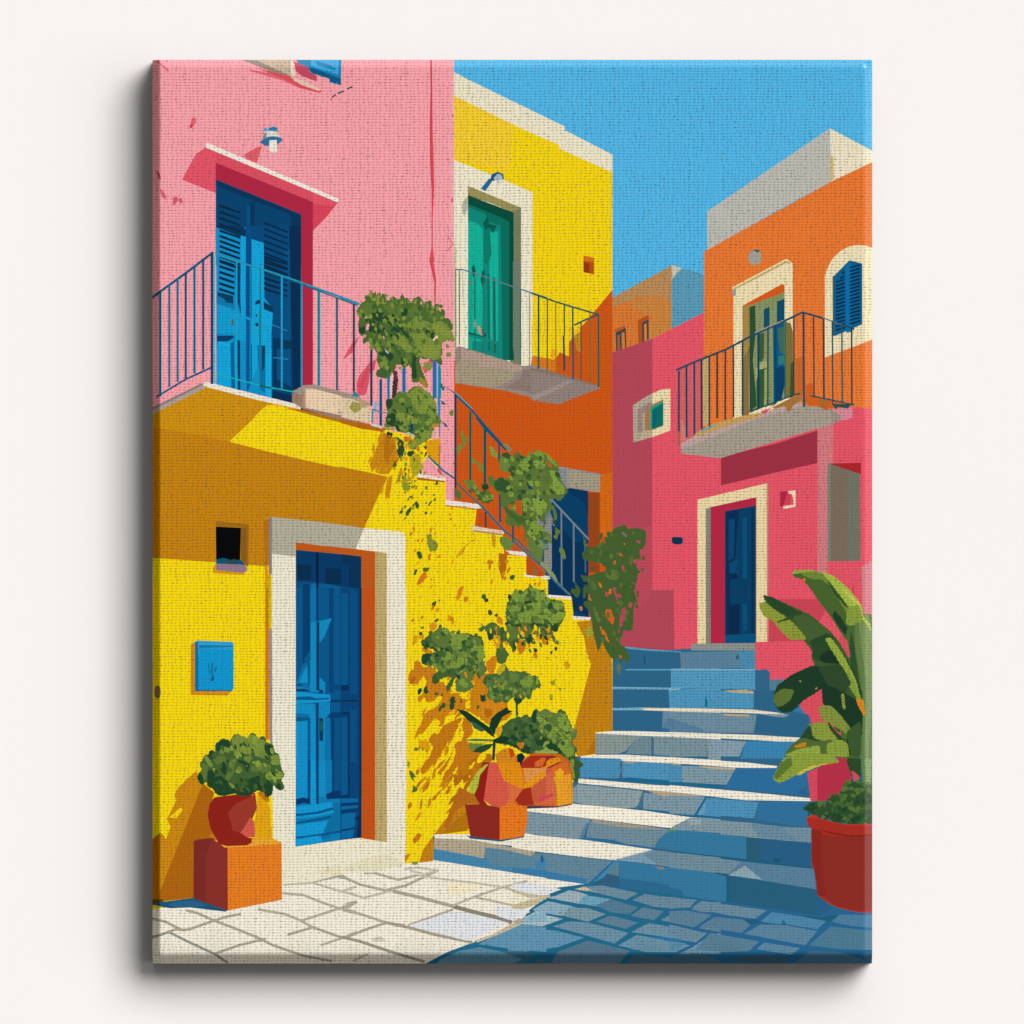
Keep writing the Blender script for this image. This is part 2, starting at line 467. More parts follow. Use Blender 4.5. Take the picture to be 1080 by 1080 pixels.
stone_steps/step_9 #8d7f74 755,538 800,542 800,555 775,555
stone_steps/step_9 #245a80 1055,570 1100,572 1100,585 1060,580
@706 806
stone_steps/step_9 #37799f 0,545 305,580 305,725 0,700
stone_steps/step_9 #2f6a90 0,650 60,660 80,690 0,695
stone_steps/step_9 #2b5f7c 322,590 780,660 780,690 860,760 800,805 320,740
stone_steps/step_9 #24557c 300,585 325,590 325,740 300,740
stone_steps/step_9 #2b6088 770,700 830,745 850,770 820,795 770,790
stone_steps/step_9 #24557c 235,572 320,580 300,592 270,585

# ---- pink house
@0 0 1
pink_house #fba3ab 150,55 479,55 479,440 479,533 470,531 470,507 448,504 448,480 400,455 300,425 215,413 150,441
@376 60
pink_house ~14 #fab0b8 506,20 506,1100
pink_house #d84858 388,15 398,15 400,200 402,420 410,680 402,850 402,1000 396,1010 396,700 388,560 386,350 390,180
pink_house #e05060 396,1000 402,1000 412,1080 382,1080
pink_house ~5 #e86070 480,945 508,985 482,1020
pink_house #e86070 497,752 508,742 510,765 500,770
pink_house #e86070 498,308 512,303 510,316
@360 276
pink_house #dc4a58 465,0 485,0 500,90 498,220 490,220 490,110
pink_house #d8808a 582,215 592,220 585,232
@160 60
pink_house ~9 #ea6470 25,20 60,50 90,75
pink_house #ea6470 72,22 84,15 80,32
pink_house #e86470 210,325 232,318 235,345 215,372 200,378
pink_house #d83a4c 200,358 220,355 212,372 200,378
pink_house #b85060 20,595 42,612 48,640 38,648
pink_house #e06070 40,690 62,710 78,740 75,752 55,740
pink_house #d86070 112,740 135,735 140,755 122,782 110,782
pink_house #d86070 138,752 158,742 165,768 150,775
pink_house/wall_sill #e86a78 460,14 510,66 680,95 720,120 900,180 885,190 780,165 690,125 520,75
pink_house/wall_sill #cdb49c 510,14 740,14 745,100 735,110 640,75 540,28
pink_house/wall_sill #9a8a78 470,14 560,20 640,60 720,95 740,105 700,105 600,65
pink_house/wall_sill #e2505e 560,60 720,100 770,135 900,180 880,188 790,165 700,120
pink_house/wall_sill #f0dcc8 735,14 755,40 745,60 760,90 745,110 735,90
pink_house/wall_sill #e8c8b4 748,110 790,120 890,172 880,180 790,148 750,125
pink_house/upper_window #c04c60 750,25 830,48 830,75 872,100 870,130 790,100 760,75
pink_house/upper_window #1a78b8 760,14 1000,14 998,150 940,135 940,115 835,80 825,55 770,30
pink_house/upper_window #3fa8de 840,14 985,14 985,95 960,85 870,60 840,45
pink_house/upper_window #1a78b8 865,20 935,40 975,65 960,70 900,50 870,45
pink_house/upper_window #0a5288 825,60 860,62 998,115 998,148 985,145 975,130 965,145 955,130 940,132 935,115 850,88
pink_house ~8 #1b4664 950,213 970,200
pink_house ~8 #1b4664 980,192 1015,180
pink_house ~8 #1b4664 1030,170 1058,157
pink_house #e86470 940,225 950,212 952,222 945,236
# wall lamp
pink_house/wall_lamp #e2606c 485,515 560,475 582,470 555,558 500,540
pink_house/wall_lamp #5f9cc0 592,375 604,372 612,385 625,370 645,367 664,375 665,400 590,402
pink_house/wall_lamp #2c78ac 615,375 650,368 665,380 650,388 620,388
pink_house/wall_lamp #e5e0d0 592,395 620,388 660,395 680,425 600,430
pink_house/wall_lamp #34709a 568,450 600,425 640,418 680,425 692,438 660,465 600,470
pink_house/wall_lamp #8a929a 598,400 606,395 606,428 580,435
pink_house/wall_lamp #f1ebdc 620,440 660,438 662,500 640,505 620,495
# canopy over the door
pink_house/door_canopy #e8566a 285,478 985,765 925,840 850,918 850,770 338,560 338,718 160,648 195,580 235,510
pink_house/door_canopy #e05064 340,500 800,690 850,710 850,770 338,558
pink_house/door_canopy #dc4658 850,770 870,780 965,785 925,840 850,918
pink_house/door_canopy #f6eede 290,452 985,748 985,765 975,765 285,478
@160 60
pink_house/door #ae2a44 338,558 850,765 850,1100 788,1100 788,830 338,648
@160 240
pink_house/door #ae2a44 788,-10 850,-10 850,850 790,845
@160 60
pink_house/door #023e70 338,645 788,830 788,1100 338,1100
pink_house/door #01335c 338,650 788,835 788,850 500,745 345,680
pink_house/door #01335c 520,760 545,768 540,960 520,950
pink_house/door #01335c 720,820 788,845 788,1100 740,1100 735,850
pink_house/door #014a84 500,780 520,790 520,950 500,940
@160 240
pink_house/door #01437c 340,0 788,0 788,930 340,860
pink_house/door #0186d0 340,0 500,0 500,40 590,80 595,240 595,370 640,430 632,560 632,930 340,860
pink_house/door #01437c 500,-10 788,-10 788,890 740,930 640,900 632,560 640,430 600,370 592,80 525,60 500,45
pink_house/door #01335c 340,-10 468,-10 500,10 500,45 470,50 345,0
pink_house/door #0a98e2 470,40 495,50 495,590 470,590
pink_house/door #0a9ae4 528,62 590,85 592,370 600,400 640,440 630,560 630,760 595,740 590,620 560,620 555,750 530,800
pink_house/door #01478a 497,0 525,0 528,800 505,870 497,800
pink_house/door #012c54 725,-10 788,-10 788,890 745,880
pink_house/door #014a84 700,100 730,120 730,880 700,860
pink_house/door #0a70b4 342,355 350,345 430,370 435,400 440,460 430,560 342,565
pink_house/door #0a92da 342,400 430,430 470,460 500,470 500,600 470,600 430,560 342,560
pink_house/door #0a9ae4 342,610 440,600 455,800 445,860 342,845
pink_house/door #013a6c 345,570 430,570 435,580 400,600 345,600
pink_house/door #0aa8ea 350,600 425,620 425,625 370,618
pink_house/door #015a9c 415,610 435,600 440,850 420,850
pink_house/door #013a6c 450,595 466,595 468,870 455,870
pink_house/door #013a6c 440,180 468,190 466,360 472,460 460,420 445,380
pink_house/door #0b94dc 500,470 528,480 528,620 500,600
pink_house/door #01509a 497,480 520,490 525,800 500,860
pink_house/door #0168ac 555,620 600,622 600,870 575,860
pink_house/door #013a6c 582,622 598,625 594,740 582,760
pink_house/door #0aa0ea 600,630 632,640 632,900 600,880
pink_house/door #01335c 640,580 740,600 740,880 640,850
pink_house/door #014a84 660,640 735,640 735,840 660,800
pink_house/door #012c54 640,860 745,885 740,930 635,905
pink_house/door #022f52 545,395 560,380 578,385 575,410 565,400 548,408
pink_house/door #022f52 545,508 560,500 565,518 550,522
pink_house/door #022f52 548,460 556,455 556,470 550,470
pink_house/door ~5 #1f8c7a 568,440 566,560 572,700 572,850
pink_house/door #5a5a48 422,480 432,485 430,520 422,515
pink_house/door #01335c 590,390 640,420 640,450 592,430
pink_house/door #033a60 345,340 430,360 430,400 395,395 380,375 350,360

# ---- coral wall seen past the steps, behind the plant
@706 806
coral_house #d84c5c 728,45 950,-60 960,180 745,195
coral_house #b63348 780,20 930,-60 965,90 890,185 780,198
@706 580
coral_house #e0505f 690,820 760,760 800,740 860,940 760,960 735,870
# ---- paving
@160 806
paving #f8efdc -20,700 690,560 1080,520 1080,1100 -20,1100
@360 806
paving #f8efdc -200,480 485,505 1080,600 1080,1100 -200,1100
@540 806
paving #f8efdc -20,575 400,635 560,660 560,1100 -20,1100
# blue shaded paving
@360 806
paving #25618c 450,1050 560,990 680,945 760,920 850,880 930,840 1000,790 1080,735 1500,700 1500,1100 400,1100
@540 806
paving #25618c 240,650 400,630 570,648 850,685 1100,725 1100,1100 -250,1100 30,850 90,770 180,700
@706 806
paving #2a6690 -20,695 300,725 800,800 850,765 1100,780 1100,1100 -20,1100
# sunlit joint lines left
@160 806
paving ~14 #b0a894 0,815 70,830 160,875 200,870 300,835 390,805 470,790
paving ~14 #b0a894 180,770 240,785 330,825 450,870 560,915 640,955 800,1010 950,1040
paving ~14 #9a9a8e 0,915 90,885 200,940 330,1000 400,1050
paving ~14 #b0a894 330,1000 460,955 600,920
paving ~14 #b0a894 85,885 130,870 180,875
paving ~14 #b8b19c 560,765 700,790 790,825 990,760 1080,730
paving ~13 #b8b19c 690,680 800,690 900,730 990,760 1080,780
paving ~14 #b0a894 715,900 850,860 990,910 1080,930
paving ~14 #b8b19c 785,825 850,860 
paving ~13 #b8b19c 890,955 1010,915 1080,885
paving ~12 #c8c1ab 690,635 850,625 960,660 1080,690
paving ~13 #b8b19c 850,620 990,590 1080,625
paving ~12 #c8c1ab 1000,670 1080,645
paving #aaa38e 960,585 1000,578 1040,600 1000,605
@360 806
paving ~14 #b4ad98 0,590 100,635 230,665 340,640 510,560
paving ~14 #b8b19c 120,575 170,572 300,610 400,585
paving ~12 #c8c1ab 0,670 120,705 270,665 380,690 590,745
paving ~14 #b8b19c 20,740 80,725 10,770 100,790 235,835 330,850
paving ~17 #b0a894 270,670 400,700 590,750
paving ~22 #8f897a 590,750 700,780 830,810 900,835
paving ~16 #a8a18c 235,835 350,860 500,900 690,940
paving ~14 #b0a894 20,915 120,875 240,835
paving ~16 #a09a88 0,910 100,935 250,985 440,1045
paving ~12 #b8b19c 350,850 450,815 590,765
paving ~13 #c2bba5 590,745 700,700 850,650 980,615
paving ~13 #c2bba5 700,700 930,750 1080,705
paving ~13 #c2bba5 860,650 960,680 1080,705
paving ~11 #cbc4ae 400,585 560,610 700,625 860,650
paving ~11 #cbc4ae 360,560 440,580 510,560 400,545 330,555 
paving ~12 #cbc4ae 180,545 320,535
paving ~13 #c0b9a3 140,1000 60,1040
paving #d8d0b8 150,920 210,905 240,935 170,935
paving #e8e8ea 355,850 590,775 700,790 880,835 700,925 660,930 500,890
paving #e8e8ea 810,745 930,760 990,775 920,820 880,820 820,800
paving #e8e8ea 900,645 980,622 1080,640 1080,695 1060,695 960,670
paving #f8ecc8 560,620 700,630 760,650 620,690 560,680
paving #9ec2d0 950,810 1000,790 1080,740 1080,790 990,815
paving #cdbfa0 700,930 800,895 900,840 950,815 960,840 850,890 720,940
paving #b4ad98 900,830 940,810 960,830 930,845
@540 806
paving #e8e8ea 0,632 90,625 260,660 180,690 100,685 0,660
paving #e8e8ea 0,765 80,765 95,780 0,820
paving #f3ead0 0,672 150,705 60,740 0,750
paving ~14 #cdbf9c 0,665 100,700 200,695
paving #cdbf9c 0,745 90,715 190,700 130,740 60,765 0,762
paving #cdbf9c 330,660 380,645 470,650 400,670
paving #8fa8ac 420,645 480,655 460,680 400,668
# blue stones
@540 806
paving #9fb4bc 240,690 300,665 360,675 400,690 350,735 190,705
paving #6fa3bc 380,690 520,710 450,750 350,735
paving #8db0c0 110,765 190,722 300,745 350,760 260,800 120,775
paving #7c9aa6 300,755 400,760 495,790 400,830 270,800
paving #a9c0c8 50,825 110,785 200,800 270,815 160,855 60,845
paving #6f8fa0 380,645 480,640 665,680 600,715 470,685
paving #6b8ca0 635,715 700,685 980,720 850,762 740,750
paving #557c94 440,745 520,712 665,755 615,792 520,780
paving #64869a 945,765 990,735 1100,725 1100,780 1000,780
paving #5f8298 625,800 690,755 800,775 750,822
paving #5f8298 440,830 520,798 665,835 600,868
paving #6b8ca0 785,822 870,772 1055,795 960,860
paving #64869a 985,865 1080,810 1100,805 1100,885 
paving #6f93a8 215,855 300,828 400,835 615,890 540,945 330,885
paving #6f93a8 630,885 720,838 1030,890 970,940 800,910
paving #6496b4 -20,930 60,855 240,880 380,915 240,965 -20,1000
paving #2a78a8 720,910 900,920 900,935 780,925
paving #6c94aa 560,955 660,900 940,955 860,992 700,990
paving #5a7a90 240,990 400,930 620,985 560,1060 200,1060
paving #6c94aa 950,965 1050,900 1100,890 1100,1000 880,1000
paving #3e6a84 -100,985 60,985 120,1010 60,1050 -100,1060
paving #486a80 640,1005 800,1015 900,1060 600,1060
paving #486a80 150,1030 230,1060 100,1060
@360 806
paving #8fb6c8 990,800 1080,770 1080,830 960,835
paving #6496b4 720,950 800,910 950,845 1080,860 1080,990 900,975 770,955
paving #5f8aa2 520,1030 620,985 730,965 850,990 950,1030 900,1060 500,1060
@706 806
paving #6b8ca0 0,700 140,715 110,755 0,762
paving #6b8ca0 120,755 170,720 300,740 515,770 450,815 300,795
paving #5c8298 0,775 90,772 225,795 130,860 0,830
paving #4f88ac 480,830 540,780 680,800 830,825 780,870 620,845 600,820 590,845
paving #5b8097 160,855 240,805 390,820 430,845 380,890
paving #5c86a0 395,895 480,845 620,850 780,880 715,955 480,910
paving #6b8ca0 0,845 190,890 130,935 0,915
paving #5a8ea8 0,930 90,945 30,985 0,985
paving #5c8298 135,980 215,890 475,935 420,985 300,990
paving #5f8ca6 460,975 500,940 690,970 640,1005 
paving #4f7c94 735,955 850,855 1080,880 1080,980 900,975
paving #4f7fa0 855,830 900,792 1080,795 1080,865 940,850
paving #446a80 20,1010 140,995 250,1030 300,1060 0,1060
paving #3c6078 430,1000 640,1015 600,1060 300,1040
paving #46708c 670,1040 740,985 900,990 1010,1025 1070,1060 650,1060
paving #24557c 390,820 440,818 480,830 430,848
paving #24557c 680,800 800,808 860,795 890,800 840,830 
paving #3f6f90 1010,1000 1070,985 1070,1060 1060,1060
# ---- front yellow stair house
@0 0 1
stair_house #fada0e 150,437 216,410 260,417 300,428 404,453 450,462 464,466 464,498 470,506 470,530 503,535 500,560 530,562 532,585 555,587 555,606 578,608 578,630 603,630 605,650 625,655 628,690 646,690 646,771 628,773 628,796 606,798 606,822 604,826 604,848 556,852 540,880 457,880 457,908 428,911 420,913 352,923 298,931 160,960 150,960
@160 240
stair_house/balcony #faaa10 0,975 280,838 790,960 1080,1040 1080,1060 700,1080
stair_house/balcony #d2920f 0,975 275,838 640,930 600,950 455,1085 0,1100
stair_house/balcony #fbdb0c 610,935 700,945 860,990 1080,1045 1080,1130 400,1135 460,1080 570,970
stair_house/balcony #b8741a 700,950 800,962 1080,1030 1080,1048 900,1005 
stair_house/balcony #b0a49c 0,950 280,815 290,830 275,850 0,985
stair_house/balcony #96807c 0,950 180,862 260,822 270,830 150,890 0,965
stair_house/balcony #f4e9d6 272,832 282,812 320,822 740,925 790,935 785,958 560,910 285,840
@160 440
stair_house #d2920f 0,55 280,-60 540,-20 545,0 405,132 300,110 150,80 0,60
stair_house #c98510 0,52 180,80 405,128 600,178 800,225 1080,285 1080,580 900,560 640,530 610,528 600,785 340,765 0,742
@360 440
stair_house #c8820f -5,260 60,275 140,290 245,315 180,450 120,585 0,575
stair_house #b87018 0,20 220,80 240,60 0,0
@160 440
stair_house #b8720f 590,550 620,530 620,780 600,785
stair_house #e8900c 597,780 612,780 615,1080 597,1080
@160 620
stair_house #e8900c 597,0 625,0 620,220 625,800 597,800
stair_house #c9740c 604,0 614,0 612,800 604,800
stair_house #d4b60c 614,0 632,0 630,225 618,225
@160 440
stair_house #d4b60c 612,830 630,830 632,1080 614,1080
# small window
stair_house/small_window #a06a16 338,548 512,565 510,790 470,770 468,580 338,575
stair_house/small_window #8a5c20 470,582 500,585 500,775 470,762
stair_house/small_window #020c14 338,577 470,583 466,770 340,770
stair_house/small_window #0f5078 340,750 380,742 420,755 470,752 490,775 490,790 340,780
stair_house/small_window #2c4a50 380,758 440,748 462,765 420,778
stair_house/small_window #94788a 338,772 480,778 502,790 503,810 485,822 338,806
stair_house/small_window #e09a10 322,795 338,772 340,806 485,822 495,828 480,832 322,822
# door frame
stair_house/door_frame #8e8288 618,530 636,527 636,820 628,832 618,825
stair_house/door_frame #b5b09a 634,526 860,550 1080,578 1080,700 760,662 758,740 634,722
stair_house/door_frame #f2ead2 634,720 758,735 758,1100 634,1100
@360 440
stair_house/door_frame #b5b09a -5,575 120,585 75,695 0,685
stair_house/door_frame #f4ecd4 120,585 325,605 338,640 338,1100 240,1100 240,715 75,695
stair_house/door_frame #c3aa6c 178,708 240,718 240,1100 178,1100
@360 620
stair_house/door_frame #c3aa6c 178,0 240,0 240,1100 178,1100
stair_house/door_frame #f2ead4 240,0 342,0 342,1100 240,1100
@360 806
stair_house/door_frame #c3aa6c 178,0 240,0 240,412 178,402
stair_house/door_frame #f2ead4 240,0 340,0 340,480 330,525 240,560
@160 620
stair_house/door_frame #f2ead2 634,0 758,0 758,1100 634,1100
stair_house/door_frame #a08c94 618,225 634,210 636,800 640,850 620,800
@160 806
stair_house/door_frame #f2ead2 634,0 758,0 760,435 690,620 690,420 640,380
stair_house/door_step #f4ebd0 690,430 760,432 1080,390 1080,570 960,590 850,620 690,632
stair_house/door_step #ece2c0 860,570 1080,500 1080,570 960,588
@360 806
stair_house/door_step #f4ebd0 -5,395 100,390 240,412 340,400 335,520 300,540 180,570 0,575
stair_house/door_step #ece2c0 -5,560 100,500 240,470 330,525 180,565
# door reveal and leaf
@160 440
stair_house/door #c05a1c 760,660 900,678 1080,695 1080,735 760,700
stair_house/door #02366a 760,700 1080,730 1080,1100 760,1100
@360 440
stair_house/door #c05a1c -5,688 178,708 178,1100 105,1100 105,735 0,725
stair_house/door #033059 0,722 105,735 105,1100 -10,1100
@360 620
stair_house/door #c4541a 106,0 178,0 178,1100 106,1100
@360 806
stair_house/door #c4541a 105,0 178,0 178,402 100,388
@160 440
stair_house/door #014880 762,865 880,870 880,1100 762,1100
stair_house/door #01548e 880,875 960,885 1075,915 1085,1100 880,1100
stair_house/door #002c50 915,795 1050,802 1045,882 915,878
stair_house/door #002c50 770,775 840,782 838,860 770,858
stair_house/door #002040 866,712 880,712 880,1080 868,1080
stair_house/door #01396a 800,880 830,880 830,1100 800,1100
stair_house/door #0064a6 840,880 868,875 868,1100 840,1100
stair_house/door #01437a 1035,895 1075,915 1085,1100 1035,1100
@360 440
stair_house/door #02366a 0,770 40,780 40,890 0,888
stair_house/door #01498a 0,892 50,898 85,960 85,1100 0,1100
stair_house/door #002e58 28,905 40,905 40,1100 28,1100
stair_house/door #003a6c 45,900 80,950 85,1100 45,1100
@160 620
stair_house/door #015ea2 760,0 1085,0 1085,1100 760,1100
stair_house/door #01508c 760,0 800,0 800,400 760,500
stair_house/door #013a70 795,0 835,0 835,380 795,400
stair_house/door #0068ae 838,0 866,0 866,400 838,420
stair_house/door #01366c 868,0 880,0 880,1100 868,1100
stair_house/door #014c88 882,0 945,0 945,200 882,200
stair_house/door #01508e 882,0 1085,0 1085,1100 882,1100
stair_house/door #013f78 935,0 960,0 960,560 935,540
stair_house/door #01437c 1035,0 1045,0 1045,540 960,540 960,510 1035,510
stair_house/door #0b80c4 838,185 950,160 910,260 885,290 885,470 915,500 915,555 770,540 762,500 800,430 838,380
stair_house/door #0168ac 765,495 820,400 832,390 832,535 765,520
stair_house/door #0a86cc 775,500 820,410 825,500
stair_house/door #02508c 800,380 835,330 835,500 825,530 820,400
stair_house/door #01366c 868,180 884,180 884,540 868,540
stair_house/door #024a80 762,505 795,505 795,518 762,518
stair_house/door #023468 762,535 800,532 835,540 835,545 762,545
stair_house/door #0d8cd6 760,548 940,562 945,600 760,612
stair_house/door #02508c 762,575 830,572 870,583 935,580 935,587 870,592 762,590
stair_house/door #02386c 880,535 905,540 905,555 885,555
stair_house/door #0a84cc 760,612 860,612 865,680 865,1100 760,1100
stair_house/door #02508e 762,680 836,682 836,1100 822,1100 822,700 762,705
stair_house/door #0b86d2 764,705 822,702 822,1100 764,1100
stair_house/door #0168ac 760,660 830,665 830,680 760,682
stair_house/door #0a7cc4 880,600 940,605 940,660 915,690 912,1100 882,1100
stair_house/door #023468 884,685 905,690 903,808 884,806
stair_house/door #1a6a50 890,700 902,705 900,750 890,760
stair_house/door #0169ae 915,690 940,680 950,1100 915,1100
stair_house/door #013468 942,590 1085,590 1085,602 942,602
stair_house/door #013a70 930,680 950,655 1040,660 1040,680 960,688 940,690
stair_house/door #013a70 945,690 962,690 962,1100 948,1100
stair_house/door #014a86 962,690 1035,690 1035,1100 962,1100
stair_house/door #013a70 1036,660 1046,660 1046,1100 1036,1100
@160 806
stair_house/door #0173b8 760,-20 1085,-20 1085,388 758,435
stair_house/door #0a86d2 762,-20 830,-20 830,180 762,180
stair_house/door #02447e 822,-20 838,-20 836,205 822,208
stair_house/door #0b90de 838,-20 866,-20 866,220 838,205
stair_house/door #013f78 866,-20 880,-20 880,210 868,212
stair_house/door #0a84cc 882,-20 915,-20 918,170 882,175
stair_house/door #013f78 950,-20 962,-20 962,160 950,160
stair_house/door #014a86 962,-20 1035,-20 1035,160 962,160
stair_house/door #013468 918,160 960,140 1040,140 1085,150 1085,175 1000,180 925,185
stair_house/door #023468 762,185 800,175 835,185 835,210 800,205 762,215
stair_house/door #0b90de 762,225 950,200 960,255 850,280 762,285
stair_house/door #02508e 762,262 870,250 960,225 1085,205 1085,222 960,240 880,262 762,275
stair_house/door #02508e 762,305 850,290 1085,240 1085,256 900,295 762,315
stair_house/door #0b90de 762,320 930,298 900,370 762,380
stair_house/door #0266a6 950,205 1085,190 1085,335 960,345 930,390 890,398 930,300 960,255
stair_house/door #02508e 762,385 900,365 1085,330 1085,345 900,378 762,393
stair_house/door #0b94e2 762,395 890,375 900,410 760,432
stair_house/door #01487e 1040,260 1085,240 1085,390 1060,380
@360 620
stair_house/door #013f78 -5,0 106,0 106,1100 -5,1100
stair_house/door #014f8e 0,25 35,30 35,515 0,515
stair_house/door #014885 48,0 85,30 85,560 48,560
stair_house/door #01305e 0,515 35,510 45,540 0,545
stair_house/door #01305e 0,590 90,590 90,600 0,600
stair_house/door #01305e 0,655 42,655 42,1100 36,1100 34,670 0,670
stair_house/door #014f8e 0,685 32,685 32,1100 0,1100
stair_house/door #014885 48,640 80,640 80,1100 48,1100
stair_house/door #012a50 95,0 107,0 107,1100 95,1100
@360 806
stair_house/door #013f78 -5,-10 106,-10 106,388 -5,398
stair_house/door #01508e 0,-10 34,-10 34,160 0,165
stair_house/door #01305e 34,-10 44,-10 44,175 0,180 0,165 36,160
stair_house/door #0160a2 0,180 90,180 85,230 0,240
stair_house/door #01366c 0,205 90,200 90,215 0,222
stair_house/door #01366c 0,240 95,232 100,250 0,258
stair_house/door #0160a2 0,262 75,255 70,330 60,385 0,395
stair_house/door #01366c 0,345 70,332 70,342 0,355
stair_house/door #012a50 95,-10 106,-10 106,388 80,390 90,300 68,285 95,270
# letterbox
@160 620
stair_house #d8900c 205,300 228,285 228,540 425,540 400,568 205,565
stair_house/letterbox #0164a6 228,285 245,278 248,540 228,540
stair_house/letterbox #0a8cd8 235,278 425,285 432,295 432,530 425,542 246,540 246,300
stair_house/letterbox #35a3da 240,280 425,286 430,300 428,325 250,320 246,300
stair_house/letterbox #1274ae 248,300 428,305 428,312 250,318
stair_house/letterbox #0e6da6 296,405 302,390 306,430 316,440 312,455 300,440
stair_house/letterbox #0a5a92 314,400 322,388 322,455 330,478 325,490 308,488 318,470
stair_house/letterbox #0e6da6 330,420 345,412 340,440 328,445
stair_house/letterbox #0a5a92 310,480 326,478 326,490 308,490
stair_house/letterbox #04518c 250,538 425,540 425,544 228,544 228,538
stair_house/door_bell #7e6a50 12,545 18,520 34,515 45,525 48,550 42,580 28,585 16,575
# step treads on the wall top
@360 440
stair_house/stair_tread #f1e6dc 395,297 550,320 548,336 400,316
stair_house/stair_tread #b8621a 400,317 548,337 546,344 400,330
stair_house/stair_tread #f1e6dc 548,436 725,458 740,478 718,482 548,462
stair_house/stair_tread #d09020 548,462 718,482 716,490 550,470
stair_house/stair_tread #e8cfae 690,572 862,598 855,618 690,598
stair_house/stair_tread #b08a60 690,595 850,615 840,622 700,604
stair_house/stair_tread #f1e6dc 865,702 980,712 976,732 890,722
stair_house/stair_tread #f1e6dc 960,825 1030,832 1025,848 975,842
stair_house/stair_tread #f1e6dc 1040,832 1100,838 1100,855 1055,850
@540 460
stair_house/stair_tread #f1e6dc -5,608 80,618 78,634 0,625
stair_house/stair_tread #f1e6dc 60,725 130,735 125,748 75,742
stair_house/stair_tread #f1e6dc 145,732 195,738 192,754 155,750
stair_house/stair_tread #f1e6dc 188,836 312,845 308,862 192,850
stair_house/stair_tread #f1e6dc 318,948 418,955 412,970 322,966
# red brown wall bits between treads (orange behind)
@360 440
yellow_house/lower_wall #c8511a 720,485 860,598 862,600 720,578
yellow_house/lower_wall #c8511a 880,640 975,710 975,712 905,702
yellow_house/lower_wall #b8501c 978,725 1075,835 1050,840 978,832
stair_house #b36a18 830,715 875,725 870,800 850,860 830,800
stair_house #d4a010 790,620 815,625 812,690 795,680
stair_house #9a6420 1010,780 1025,790 1020,830 1005,830
stair_house ~4 #d8a010 690,600 710,640 630,700
stair_house #e0a008 630,700 665,665 640,720 600,745
@540 640
stair_house #c98510 420,290 460,250 520,250 528,300 530,655 440,660 440,775 350,790 315,740 310,700 325,650 360,520
stair_house #b8700f 400,760 440,690 440,775 400,780
stair_house #c98510 340,80 420,70 430,250 395,250 380,160
# lower right dark orange around plant base
@360 806
stair_house #c98410 485,372 560,365 660,352 665,200 620,130 590,250 540,300 490,370 430,450 410,520 485,510
stair_house #b8740f 560,330 660,250 680,330 660,352 530,365
stair_house #fbd80c 342,400 480,385 430,450 410,520 342,520

@160 60
pink_house/door #012846 358,777 468,817 468,827 358,791
pink_house/door #012846 358,810 468,850 468,860 358,824
pink_house/door #012846 358,843 468,883 468,893 358,857
pink_house/door #012846 358,876 468,916 468,926 358,890
pink_house/door #012846 358,909 468,949 468,959 358,923
pink_house/door #012846 358,937 466,977 466,989 358,951
pink_house/door #012846 358,964 466,1004 466,1016 358,978
pink_house/door #012846 358,991 466,1031 466,1043 358,1005
pink_house/door #012846 358,1018 466,1058 466,1070 358,1032
pink_house/door #012846 358,1045 466,1085 466,1097 358,1059
pink_house/door #012846 358,1072 466,1112 466,1124 358,1086
pink_house/door #012a4c 592,869 718,919 718,929 592,881
pink_house/door #012a4c 592,901 718,951 718,961 592,913
pink_house/door #012a4c 592,933 718,983 718,993 592,945
pink_house/door #012a4c 592,965 718,1015 718,1025 592,977
pink_house/door #012a4c 592,997 718,1047 718,1057 592,1009
pink_house/door #012a4c 592,1029 718,1079 718,1089 592,1041
pink_house/door #012a4c 592,1061 718,1111 718,1121 592,1073
pink_house/door #012a4c 592,1093 718,1143 718,1153 592,1105
@160 240
pink_house/door #012846 356,167 436,193 436,207 356,181
pink_house/door #012846 356,197 436,223 436,237 356,211
pink_house/door #012846 356,227 436,253 436,267 356,241
pink_house/door #012846 356,257 436,283 436,297 356,271
pink_house/door #012846 356,287 436,313 436,327 356,301
pink_house/door #012846 356,317 436,343 436,357 356,331
pink_house/door #012846 592,147 716,189 716,199 592,161
pink_house/door #012846 592,175 716,217 716,227 592,189
pink_house/door #012846 592,203 716,245 716,255 592,217
pink_house/door #012846 592,231 716,273 716,283 592,245
pink_house/door #012846 592,259 716,301 716,311 592,273
pink_house/door #012846 592,287 716,329 716,339 592,301
pink_house/door #012846 592,315 716,357 716,367 592,329
pink_house/railing ~13 #0d4f7c 0,370 35,345 180,240 325,130
pink_house/railing ~10 #0d4f7c 25,893 180,800 315,738
pink_house/railing ~13 #0f4f74 46,335 46,890
pink_house/railing ~3 #2aa0b8 51,345 51,880
pink_house/railing ~13 #0f6a94 93,300 93,840
pink_house/railing ~3 #2aa0b8 98,310 98,830
pink_house/railing ~13 #0f6a94 137,270 137,815
pink_house/railing ~3 #2aa0b8 142,280 142,805
pink_house/railing ~13 #0f4a74 180,240 180,795
pink_house/railing ~3 #2aa0b8 185,250 185,785
pink_house/railing ~13 #125a90 226,205 226,770
pink_house/railing ~3 #2aa0b8 231,215 231,760
pink_house/railing ~13 #0f4a74 272,172 272,748
pink_house/railing ~3 #2aa0b8 277,182 277,738
pink_house/railing ~15 #0b4470 318,130 318,825
pink_house/railing ~6 #4fb0c0 330,150 332,825
pink_house/railing ~10 #2a96b8 335,140 440,175 600,225 790,290 790,292
pink_house/railing ~12 #2587b8 780,290 880,325 980,360 1085,400
pink_house/railing ~6 #0e4a6c 600,240 790,300 1085,412
pink_house/railing ~8 #1a9ad0 448,180 448,790
pink_house/railing ~6 #1a80b8 520,200 520,815
pink_house/railing ~6 #137a86 573,220 573,850
pink_house/railing ~11 #2590d0 686,258 686,850
